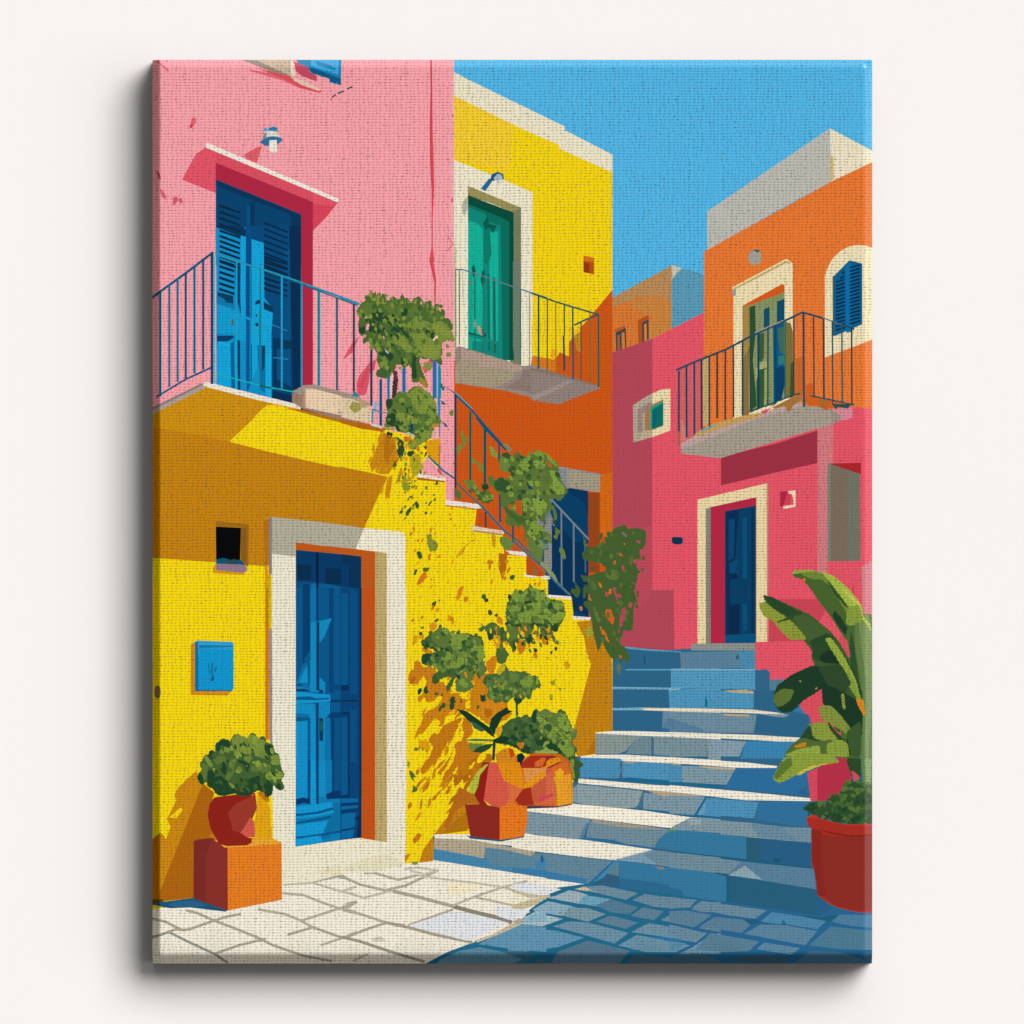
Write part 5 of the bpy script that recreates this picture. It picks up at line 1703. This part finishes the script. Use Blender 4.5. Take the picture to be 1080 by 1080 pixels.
def parse(art):
    ox = oy = 0; s = 5.0; wob = 0.0
    for line in art.splitlines():
        line = line.strip()
        if not line or line.startswith('# '): continue
        if line.startswith('@'):
            t = line[1:].split(); ox, oy = float(t[0]), float(t[1]); s = float(t[2]) if len(t) > 2 else 5.0
            continue
        if line.startswith('!'): wob = float(line[1:]); continue
        t = line.split()
        def pts(tt): return [(ox+float(a.split(',')[0])/s, oy+float(a.split(',')[1])/s) for a in tt]
        if t[0] == 'L':
            path, tones, n, size, seed = t[1], t[2].split(','), int(t[3]), float(t[4])/s, int(t[5])
            out = pts(t[6:]); rng = random.Random(seed)
            xs = [p[0] for p in out]; ys = [p[1] for p in out]; ya, yb = min(ys), max(ys)
            cxm, cym = sum(xs)/len(xs), sum(ys)/len(ys)
            area = abs(sum(out[k-1][0]*out[k][1]-out[k][0]*out[k-1][1] for k in range(len(out))))/2
            sgn = 1 if sum(out[k-1][0]*out[k][1]-out[k][0]*out[k-1][1] for k in range(len(out))) > 0 else -1
            base_t = tones[0] if len(tones) < 3 else tones[1]
            # silhouette: the traced outline with leaf tips standing out of it
            per = []; tips = []
            for i in range(len(out)):
                (xa, y_a), (xb, y_b) = out[i], out[(i+1) % len(out)]
                d = math.hypot(xb-xa, y_b-y_a); m = max(1, int(d/(size*.38)))
                for k in range(m):
                    f = k/m; px, py = xa+(xb-xa)*f, y_a+(y_b-y_a)*f
                    e = (rng.uniform(.12, .42) if rng.random() < .42 else rng.uniform(-.30, .05))*size
                    if d:
                        nx, ny = (y_b-y_a)/d*sgn, -(xb-xa)/d*sgn
                        if rng.random() < .34: tips.append((px-nx*size*.1, py-ny*size*.1, math.atan2(ny, nx)+rng.uniform(-.6, .6)))
                        px += nx*e; py += ny*e
                    per.append((px, py))
            shapes.append((path, base_t, per))
            def tone_at(p, jit=.13):
                up = 1-(p[1]-ya)/max(1e-6, yb-ya)
                return .70*vnoise(p[0]/(size*1.9), p[1]/(size*1.9), seed)+.26*up+rng.uniform(-jit, jit)
            def scatter(cnt):
                got = []; tries = 0
                while len(got) < cnt and tries < cnt*60:
                    tries += 1
                    p = (rng.uniform(min(xs), max(xs)), rng.uniform(ya, yb))
                    if inside(p, out): got.append(p)
                return got
            for tx, ty, ta in tips:
                l = size*rng.uniform(.55, .95)
                k = min(len(tones)-1, max(0, int(tone_at((tx, ty))*len(tones))))
                shapes.append((path, tones[k], leafpoly(tx+math.cos(ta)*l*.25, ty+math.sin(ta)*l*.25, ta, l, l*rng.uniform(.4, .6), rng)))
            # broad clumps first, then single leaves
            for cnt, big, jit in ((max(6, int(area/(size*size)*.9)), 1.0, .05), (n, 0.62, .16)):
                lv = sorted((tone_at(p, jit), p) for p in scatter(cnt))
                for q, (v, p) in enumerate(lv):
                    k = min(len(tones)-1, int((q+.5)/len(lv)*len(tones)))
                    r = size*rng.uniform(.40, .66)*big
                    if rng.random() < .6: poly = blob(p[0], p[1], r, rng)
                    else: poly = leafpoly(p[0], p[1], rng.uniform(0, 3.14), r*2.4, r*1.4, rng)
                    shapes.append((path, tones[k], poly))
            for c in range(max(2, int(len(tips)*.22))):      # loose leaves just off the edge
                tx, ty, ta = rng.choice(tips) if tips else (cxm, cym, 0)
                g = size*rng.uniform(.5, 1.0); l = size*rng.uniform(.25, .45)
                shapes.append((path, rng.choice(tones), leafpoly(tx+math.cos(ta)*g, ty+math.sin(ta)*g, rng.uniform(0, 3.14), l, l*.6, rng)))
        elif t[0] == 'K':
            path, tones, n, ln, wd, ang, seed = t[1], t[2].split(','), int(t[3]), float(t[4])/s, float(t[5])/s, float(t[6]), int(t[7])
            out = pts(t[8:]); rng = random.Random(seed)
            xs = [p[0] for p in out]; ys = [p[1] for p in out]; c = 0; tries = 0
            while c < n and tries < n*60:
                tries += 1
                p = (rng.uniform(min(xs), max(xs)), rng.uniform(min(ys), max(ys)))
                if not inside(p, out): continue
                c += 1
                a = math.radians(ang+rng.uniform(-20, 20))
                shapes.append((path, rng.choice(tones), leafpoly(p[0], p[1], a, ln*rng.uniform(.5, 1.2), wd*rng.uniform(.6, 1.4), rng)))
        else:
            path = t[0]
            if t[1].startswith('~'):
                w = float(t[1][1:])/s/2; col = t[2]; P = pts(t[3:])
                for i in range(len(P)-1):
                    (xa, ya), (xb, yb) = P[i], P[i+1]
                    d = math.hypot(xb-xa, yb-ya)
                    if d < 1e-6: continue
                    ux, uy = (xb-xa)/d, (yb-ya)/d; nx, ny = -uy*w, ux*w
                    e = w*.5 if len(P) > 2 else 0
                    xa -= ux*e*(i > 0); ya -= uy*e*(i > 0); xb += ux*e*(i < len(P)-2); yb += uy*e*(i < len(P)-2)
                    shapes.append((path, col, [(xa+nx, ya+ny), (xb+nx, yb+ny), (xb-nx, yb-ny), (xa-nx, ya-ny)]))
            else:
                P = pts(t[2:])
                if wob: P = organic(P, wob, len(shapes))
                shapes.append((path, t[1], P))
parse(ART)

AMB, SUNE, SUNA, TX, TZ, WALLK = .065, 3.74, 34, 30, 30, 1.0
RIME = .5
# ------------------------------------------------------------------ flatten the drawing into one sheet of flat-coloured cells
verts = []; edges = []; index = {}
def vid(x, y):
    k = (round(x, 2), round(y, 2))
    if k not in index: index[k] = len(verts); verts.append(Vector(k))
    return index[k]
for path, col, P in shapes:
    n = len(P)
    if max(p[0] for p in P) < X0-1 or min(p[0] for p in P) > X1+1 or max(p[1] for p in P) < Y0-1 or min(p[1] for p in P) > Y1+1: continue
    for i in range(n):
        a, b = vid(*P[i]), vid(*P[(i+1) % n])
        if a != b: edges.append((a, b))
RIM = [0, .6, 1.3, 2, 2.8, 3.6, 4.4, 5.2, 6, 7, 8, 9, 10, 11.5, 13]
for u in RIM:
    for x in (X0+u, X1-u): edges.append((vid(x, Y0), vid(x, Y1)))
    for y in (Y0+u, Y1-u): edges.append((vid(X0, y), vid(X1, y)))
res = delaunay_2d_cdt(verts, edges, [], 0, 1e-4, False)
V = np.array([tuple(v) for v in res[0]]); F = np.array([tuple(f) for f in res[2] if len(f) == 3])
C = V[F].mean(axis=1)
keep = (C[:, 0] > X0) & (C[:, 0] < X1) & (C[:, 1] > Y0) & (C[:, 1] < Y1)
F = F[keep]; C = C[keep]
owner = np.full(len(F), -1)
order = np.argsort(C[:, 0]); cx = C[order, 0]; cy = C[order, 1]
for si, (path, col, P) in enumerate(shapes):
    P = np.array(P); lo = P.min(axis=0); hi = P.max(axis=0)
    a, b = np.searchsorted(cx, lo[0]), np.searchsorted(cx, hi[0])
    if a >= b: continue
    x = cx[a:b]; y = cy[a:b]
    sel = (y >= lo[1]) & (y <= hi[1])
    if not sel.any(): continue
    ids = np.nonzero(sel)[0]; x = x[ids]; y = y[ids]
    r = np.zeros(len(x), bool)
    for i in range(len(P)):
        xi, yi = P[i]; xj, yj = P[i-1]
        if yi == yj: continue
        c = ((yi > y) != (yj > y)) & (x < (xj-xi)*(y-yi)/(yj-yi)+xi)
        r ^= c
    owner[order[a+ids[r]]] = si
print('cells', len(F), 'shapes', len(shapes), 'unowned', int((owner < 0).sum()))

# rolled edges of the stretched canvas: how far the cloth drops and how it leans
def ramp(u, w, flat, tmax):                        # tilt (radians) at distance u from the edge
    if u >= w: return 0.0
    t = min(1.0, (w-u)/(w-flat)); t = t*t*(3-2*t)
    return tmax*t
def table(w, flat, tmax):
    N = 400; us = np.linspace(w, 0, N); d = [0.0]
    for i in range(1, N): d.append(d[-1]+math.tan(ramp((us[i]+us[i-1])/2, w, flat, tmax))*(us[i-1]-us[i]))
    return us[::-1], np.array(d)[::-1]
SIDES = {'l': (9.8, 6.4, math.radians(64)), 'b': (15, 7.0, math.radians(64)), 'r': (11.0, 5.5, math.radians(25)), 't': (10.5, 4.0, math.radians(25))}
TAB = {k: table(*v) for k, v in SIDES.items()}
def drop(k, u): return float(np.interp(u, *TAB[k])) if u < SIDES[k][0] else 0.0
def surface(x, y):
    z = DEPTH; gx = gy = 0.0
    for k, u, sx, sy in (('l', x-X0, -1, 0), ('r', X1-x, 1, 0), ('b', Y1-y, 0, -1), ('t', y-Y0, 0, 1)):
        if u < SIDES[k][0]:
            z -= drop(k, max(u, 0)); g = math.tan(ramp(max(u, 0), *SIDES[k]))
            gx += sx*g; gy += sy*g
    n = Vector((gx, -1.0, gy)).normalized()        # the face looks towards -Y
    return max(z, 8.0), n
def world(x, y, z): return ((x-540)/1000, -z/1000, (1080-y)/1000)

# ------------------------------------------------------------------ materials
def node_mat(name):
    m = bpy.data.materials.new(name); m.use_nodes = True
    nt = m.node_tree; nt.nodes.clear(); return m, nt
def printed_cloth():
    m, nt = node_mat('printed_canvas'); N = nt.nodes; L = nt.links
    out = N.new('ShaderNodeOutputMaterial'); bs = N.new('ShaderNodeBsdfPrincipled'); L.new(bs.outputs[0], out.inputs[0])
    bs.inputs['Roughness'].default_value = ROUGH
    bs.inputs['Specular IOR Level'].default_value = SPEC
    at = N.new('ShaderNodeAttribute'); at.attribute_name = 'ink'
    vm = N.new('ShaderNodeMath'); vm.operation = 'MULTIPLY'; vm.inputs[1].default_value = SPEC      # gloss masked off the left and bottom rims so they stay dark
    L.new(at.outputs['Alpha'], vm.inputs[0]); L.new(vm.outputs[0], bs.inputs['Specular IOR Level'])
    tc = N.new('ShaderNodeTexCoord')
    def math_(op, a, b=None, c=None, clamp=False):
        n = N.new('ShaderNodeMath'); n.operation = op; n.use_clamp = clamp
        for i, q in enumerate((a, b, c)):
            if q is None: continue
            if isinstance(q, (int, float)): n.inputs[i].default_value = q
            else: L.new(q, n.inputs[i])
        return n.outputs[0]
    def noise(vec, scale, detail=1.0, sc=(1, 1, 1), off=(0, 0, 0)):
        mp = N.new('ShaderNodeMapping'); mp.inputs['Scale'].default_value = sc; mp.inputs['Location'].default_value = off
        L.new(vec, mp.inputs[0])
        n = N.new('ShaderNodeTexNoise'); n.inputs['Scale'].default_value = scale; n.inputs['Detail'].default_value = detail
        L.new(mp.outputs[0], n.inputs['Vector']); return n.outputs['Fac']
    sep = N.new('ShaderNodeSeparateXYZ'); L.new(tc.outputs['Object'], sep.inputs[0])
    O = tc.outputs['Object']
    # thread spacing wobbles: long wavelengths along each thread
    wx = noise(O, 90, 1.0, (1, 0, .12)); wz = noise(O, 90, 1.0, (.3, 0, 1), (3.1, 0, 7.7))
    fx = noise(O, 260, 0.0, (1, 0, 1), (9, 0, 0))
    px = math_('ADD', math_('MULTIPLY', sep.outputs['X'], 2*math.pi/.0044), math_('ADD', math_('MULTIPLY', wx, 9.0), math_('MULTIPLY_ADD', fx, 5.0, math_('MULTIPLY', noise(O, 70, 1.0, (1, 0, 1), (2, 2, 2)), 7.0))))
    pz = math_('ADD', math_('MULTIPLY', sep.outputs['Z'], 2*math.pi/.00300), math_('MULTIPLY', wz, 3.5))
    sx = math_('MULTIPLY_ADD', math_('SINE', px), .5, .5); sz = math_('MULTIPLY_ADD', math_('SINE', pz), .5, .5)
    gx = math_('POWER', sx, 1.7); gz = math_('POWER', sz, 2.0)
    # pinhole where two gaps meet, plus a faint line along the rows
    hole = math_('MULTIPLY', gx, gz)
    var = noise(O, 420, 1.0, (1, 0, 1), (1, 2, 3))
    patch = noise(O, 22, 2.0, (1.6, 0, .8), (5, 2, 3))
    amt = math_('MULTIPLY_ADD', math_('SUBTRACT', var, .5), 2.8, .55, True)
    pat = math_('MULTIPLY_ADD', math_('SUBTRACT', patch, .5), 2.0, 1.0, True)
    dots = math_('MULTIPLY', math_('MULTIPLY', hole, amt), pat)
    line = math_('ADD', math_('MULTIPLY', gz, .15), math_('MULTIPLY', math_('POWER', sx, 5.0), .07))
    tot = math_('ADD', math_('MULTIPLY', dots, .88), line, None, True)
    bw = N.new('ShaderNodeRGBToBW'); L.new(at.outputs['Color'], bw.inputs[0])
    mr = N.new('ShaderNodeMapRange'); mr.interpolation_type = 'SMOOTHSTEP'
    mr.inputs['From Min'].default_value = .03; mr.inputs['From Max'].default_value = .26
    mr.inputs['To Min'].default_value = .05; mr.inputs['To Max'].default_value = 1.0
    L.new(bw.outputs[0], mr.inputs['Value'])
    k = math_('MULTIPLY', tot, mr.outputs[0], None, True)
    dark = N.new('ShaderNodeMix'); dark.data_type = 'RGBA'; dark.blend_type = 'MULTIPLY'; dark.inputs[0].default_value = 1.0
    L.new(at.outputs['Color'], dark.inputs[6]); dark.inputs[7].default_value = (.14, .17, .16, 1)
    add = N.new('ShaderNodeMix'); add.data_type = 'RGBA'; add.blend_type = 'MIX'; add.inputs[0].default_value = .28
    L.new(dark.outputs[2], add.inputs[6]); add.inputs[7].default_value = (.10, .115, .10, 1)
    mx = N.new('ShaderNodeMix'); mx.data_type = 'RGBA'
    L.new(k, mx.inputs[0]); L.new(at.outputs['Color'], mx.inputs[6]); L.new(add.outputs[2], mx.inputs[7])
    L.new(mx.outputs[2], bs.inputs['Base Color'])
    bmp = N.new('ShaderNodeBump'); bmp.inputs['Strength'].default_value = .0; bmp.inputs['Distance'].default_value = .0003
    L.new(tot, bmp.inputs['Height']); bmp.invert = True; L.new(bmp.outputs[0], bs.inputs['Normal'])
    return m
ROUGH, SPEC = .19, .34
CLOTH = printed_cloth()

# ------------------------------------------------------------------ objects
scene = bpy.context.scene; COL = scene.collection
root = bpy.data.objects.new('canvas_print', None); COL.objects.link(root)
root.location = world(540, (Y0+Y1)/2, 0); root.location.y = 0
root['label'] = 'tall stretched canvas print of a sunny stepped alley between pink, yellow and orange houses'
root['category'] = 'canvas print'
base = Vector(root.location)
LABELS = {
 'sky': 'plain bright blue printed sky', 'distant_house': 'small tan house with blue-grey side beyond the alley',
 'orange_house': 'orange house with grey parapet at upper right', 'coral_house': 'coral red house with pale framed blue door',
 'yellow_house': 'yellow and burnt orange house with green balcony door', 'pink_house': 'pink house with blue shuttered balcony door',
 'stair_house': 'bright yellow front wall with blue door under the stair', 'paving': 'cream paving turning blue in the shade',
 'stone_steps': 'broad blue and cream stone steps', 'stair_railing': 'thin dark blue sloping stair rail',
 'balcony_plant': 'leafy green plant spilling from the pink house balcony', 'right_creeper': 'dark green creeper hanging at the end of the stair',
 'wall_bush': 'green bushes growing against the yellow wall', 'centre_shrub': 'green shrub in terracotta pots beside the steps',
 'topiary': 'round green bush in a red pot on an orange block', 'banana_plant': 'banana plant with broad leaves in a red pot'}
groups = {}
for fi, si in enumerate(owner):
    if si < 0: continue
    groups.setdefault(shapes[si][0], []).append(fi)
import re
def build(path, parent, faces):
    name = re.sub(r'_\d+$', '', path.split('/')[-1])
    if not faces:
        o = bpy.data.objects.new(name, None); COL.objects.link(o); o.parent = parent; return o
    used = {}; vs = []; nrm = []; fs = []; cols = []
    def gv(key, co, n):
        if key not in used: used[key] = len(vs); vs.append(Vector(co)-base); nrm.append(n)
        return used[key]
    for fi in faces:
        tri = [int(i) for i in F[fi]]
        lin = hexlin(shapes[owner[fi]][1]); lin = [max(0.0, c-.006)/EXPO for c in lin]
        idx = []
        for i in tri:
            x, y = V[i]; z, n = surface(x, y); idx.append(gv((i, 0), world(x, y, z), n))
        a, b, c = (vs[i] for i in idx)
        if (b-a).cross(c-a).y > 0: idx.reverse(); tri.reverse()
        gloss = 0.0 if (C[fi][0] < X0+SIDES['l'][0] or C[fi][1] > Y1-SIDES['b'][0]) else 1.0
        fs.append(idx); cols.append(lin+[gloss])
        for q in range(3):                         # the cloth folds over the stretcher to the wall
            i, j = tri[q], tri[(q+1) % 3]
            (xa, ya), (xb, yb) = V[i], V[j]
            for on, n in ((abs(xa-X0)+abs(xb-X0) < .01, (-1, 0, 0)), (abs(xa-X1)+abs(xb-X1) < .01, (1, 0, 0)),
                          (abs(ya-Y0)+abs(yb-Y0) < .01, (0, 0, 1)), (abs(ya-Y1)+abs(yb-Y1) < .01, (0, 0, -1))):
                if not on: continue
                n = Vector(n); za, zb = surface(xa, ya)[0], surface(xb, yb)[0]
                SIDE.append((([world(xa, ya, za), world(xa, ya, .5), world(xb, yb, .5), world(xb, yb, zb)]), n))
    me = bpy.data.meshes.new(name); me.from_pydata([tuple(v) for v in vs], [], fs)
    ca = me.color_attributes.new('ink', 'FLOAT_COLOR', 'CORNER')
    buf = []
    for f, c in zip(fs, cols): buf += c*len(f)
    ca.data.foreach_set('color', buf)
    me.polygons.foreach_set('use_smooth', [True]*len(fs))
    me.materials.append(CLOTH)
    me.normals_split_custom_set_from_vertices([tuple(n) for n in nrm])
    o = bpy.data.objects.new(name, me); COL.objects.link(o); o.parent = parent
    return o
SIDE = []
tops = {}
for path, *_ in shapes:
    t = path.split('/')[0]
    if t not in tops:
        tops[t] = build(t, root, groups.get(t, []))
        if t in LABELS: tops[t]['label'] = LABELS[t]
done = set()
for path, *_ in shapes:
    if '/' in path and path not in done and path in groups:
        done.add(path); build(path, tops[path.split('/')[0]], groups[path])

# unseen side cloth, made charcoal to cut bounce and deepen the wall shadow
vs = []; fs = []
for q, n in SIDE:
    q = [Vector(p)-base for p in q]
    if (q[1]-q[0]).cross(q[2]-q[0]).dot(n) < 0: q.reverse()
    fs.append(range(len(vs), len(vs)+4)); vs += [tuple(p) for p in q]
me = bpy.data.meshes.new('side_cloth'); me.from_pydata(vs, [], fs)
so = bpy.data.objects.new('side_cloth', me); COL.objects.link(so); so.parent = root
so['label'] = 'unseen side cloth, made charcoal to deepen the wall shadow'
m, nt = node_mat('charcoal_cloth'); bs = nt.nodes.new('ShaderNodeBsdfPrincipled'); o = nt.nodes.new('ShaderNodeOutputMaterial'); nt.links.new(bs.outputs[0], o.inputs[0])
bs.inputs['Roughness'].default_value = .9; bs.inputs['Specular IOR Level'].default_value = .1
nz = nt.nodes.new('ShaderNodeTexNoise'); nz.inputs['Scale'].default_value = 300; tc = nt.nodes.new('ShaderNodeTexCoord'); nt.links.new(tc.outputs['Object'], nz.inputs['Vector'])
rp = nt.nodes.new('ShaderNodeValToRGB'); nt.links.new(nz.outputs['Fac'], rp.inputs[0]); nt.links.new(rp.outputs[0], bs.inputs['Base Color'])
rp.color_ramp.elements[0].color = (.025, .025, .027, 1); rp.color_ramp.elements[1].color = (.05, .05, .052, 1)
me.materials.append(m)
bm_ = __import__('bmesh').new(); bm_.from_mesh(me); __import__('bmesh').ops.remove_doubles(bm_, verts=bm_.verts, dist=1e-6); bm_.to_mesh(me); bm_.free()

# the wall it hangs on
me = bpy.data.meshes.new('wall'); me.from_pydata([(-6, 0, -5), (6, 0, -5), (6, 0, 6), (-6, 0, 6)], [], [(0, 1, 2, 3)])
wall = bpy.data.objects.new('wall', me); COL.objects.link(wall); wall['kind'] = 'structure'
m, nt = node_mat('painted_plaster'); bs = nt.nodes.new('ShaderNodeBsdfPrincipled'); o = nt.nodes.new('ShaderNodeOutputMaterial'); nt.links.new(bs.outputs[0], o.inputs[0])
wc = [c/EXPO*WALLK for c in hexlin('#f8f3ef')]
bs.inputs['Roughness'].default_value = .95; bs.inputs['Specular IOR Level'].default_value = 0.0
tc = nt.nodes.new('ShaderNodeTexCoord'); nz = nt.nodes.new('ShaderNodeTexNoise'); nz.inputs['Scale'].default_value = 3; nz.inputs['Detail'].default_value = 3
nt.links.new(tc.outputs['Object'], nz.inputs['Vector'])
rp = nt.nodes.new('ShaderNodeValToRGB'); nt.links.new(nz.outputs['Fac'], rp.inputs[0]); nt.links.new(rp.outputs[0], bs.inputs['Base Color'])
rp.color_ramp.elements[0].color = (wc[0]*.992, wc[1]*.992, wc[2]*.992, 1); rp.color_ramp.elements[1].color = (wc[0]*1.006, wc[1]*1.006, wc[2]*1.006, 1)
me.materials.append(m)

# ------------------------------------------------------------------ light: one broad soft source from the upper right, a little room light, two added rim fills
w = bpy.data.worlds.new('World'); scene.world = w; w.use_nodes = True
w.node_tree.nodes['Background'].inputs[0].default_value = (1, 1, 1, 1); w.node_tree.nodes['Background'].inputs[1].default_value = AMB
ld = bpy.data.lights.new('soft_key', 'SUN'); ld.energy = SUNE; ld.angle = math.radians(SUNA)
lo = bpy.data.objects.new('soft_key', ld); COL.objects.link(lo)
to = Vector((math.tan(math.radians(TX)), -1, math.tan(math.radians(TZ))))   # towards the light
lo.rotation_euler = to.to_track_quat('Z', 'Y').to_euler(); lo.location = to*2
for nm, dx, dz in (('side_rim_fill', 50, 0), ('top_rim_fill', 0, 50)):              # weak suns added only to whiten the right and top rims
    l2 = bpy.data.lights.new(nm, 'SUN'); l2.energy = RIME; l2.angle = math.radians(36)
    o2 = bpy.data.objects.new(nm, l2); COL.objects.link(o2)
    to = Vector((math.tan(math.radians(dx)), -1, math.tan(math.radians(dz))))
    o2.rotation_euler = to.to_track_quat('Z', 'Y').to_euler(); o2.location = to*2

cam = bpy.data.cameras.new('camera'); co = bpy.data.objects.new('camera', cam); COL.objects.link(co); scene.camera = co
cam.sensor_width = 36; cam.lens = 600; D = 1.08*600/36
co.location = (0, -D-DEPTH/1000, .54); co.rotation_euler = (math.pi/2, 0, 0); cam.clip_end = 50
scene.render.engine = 'CYCLES'; scene.render.resolution_x = scene.render.resolution_y = 1024
scene.view_settings.view_transform = 'Standard'; scene.view_settings.look = 'None'; scene.view_settings.exposure = 0; scene.view_settings.gamma = 1
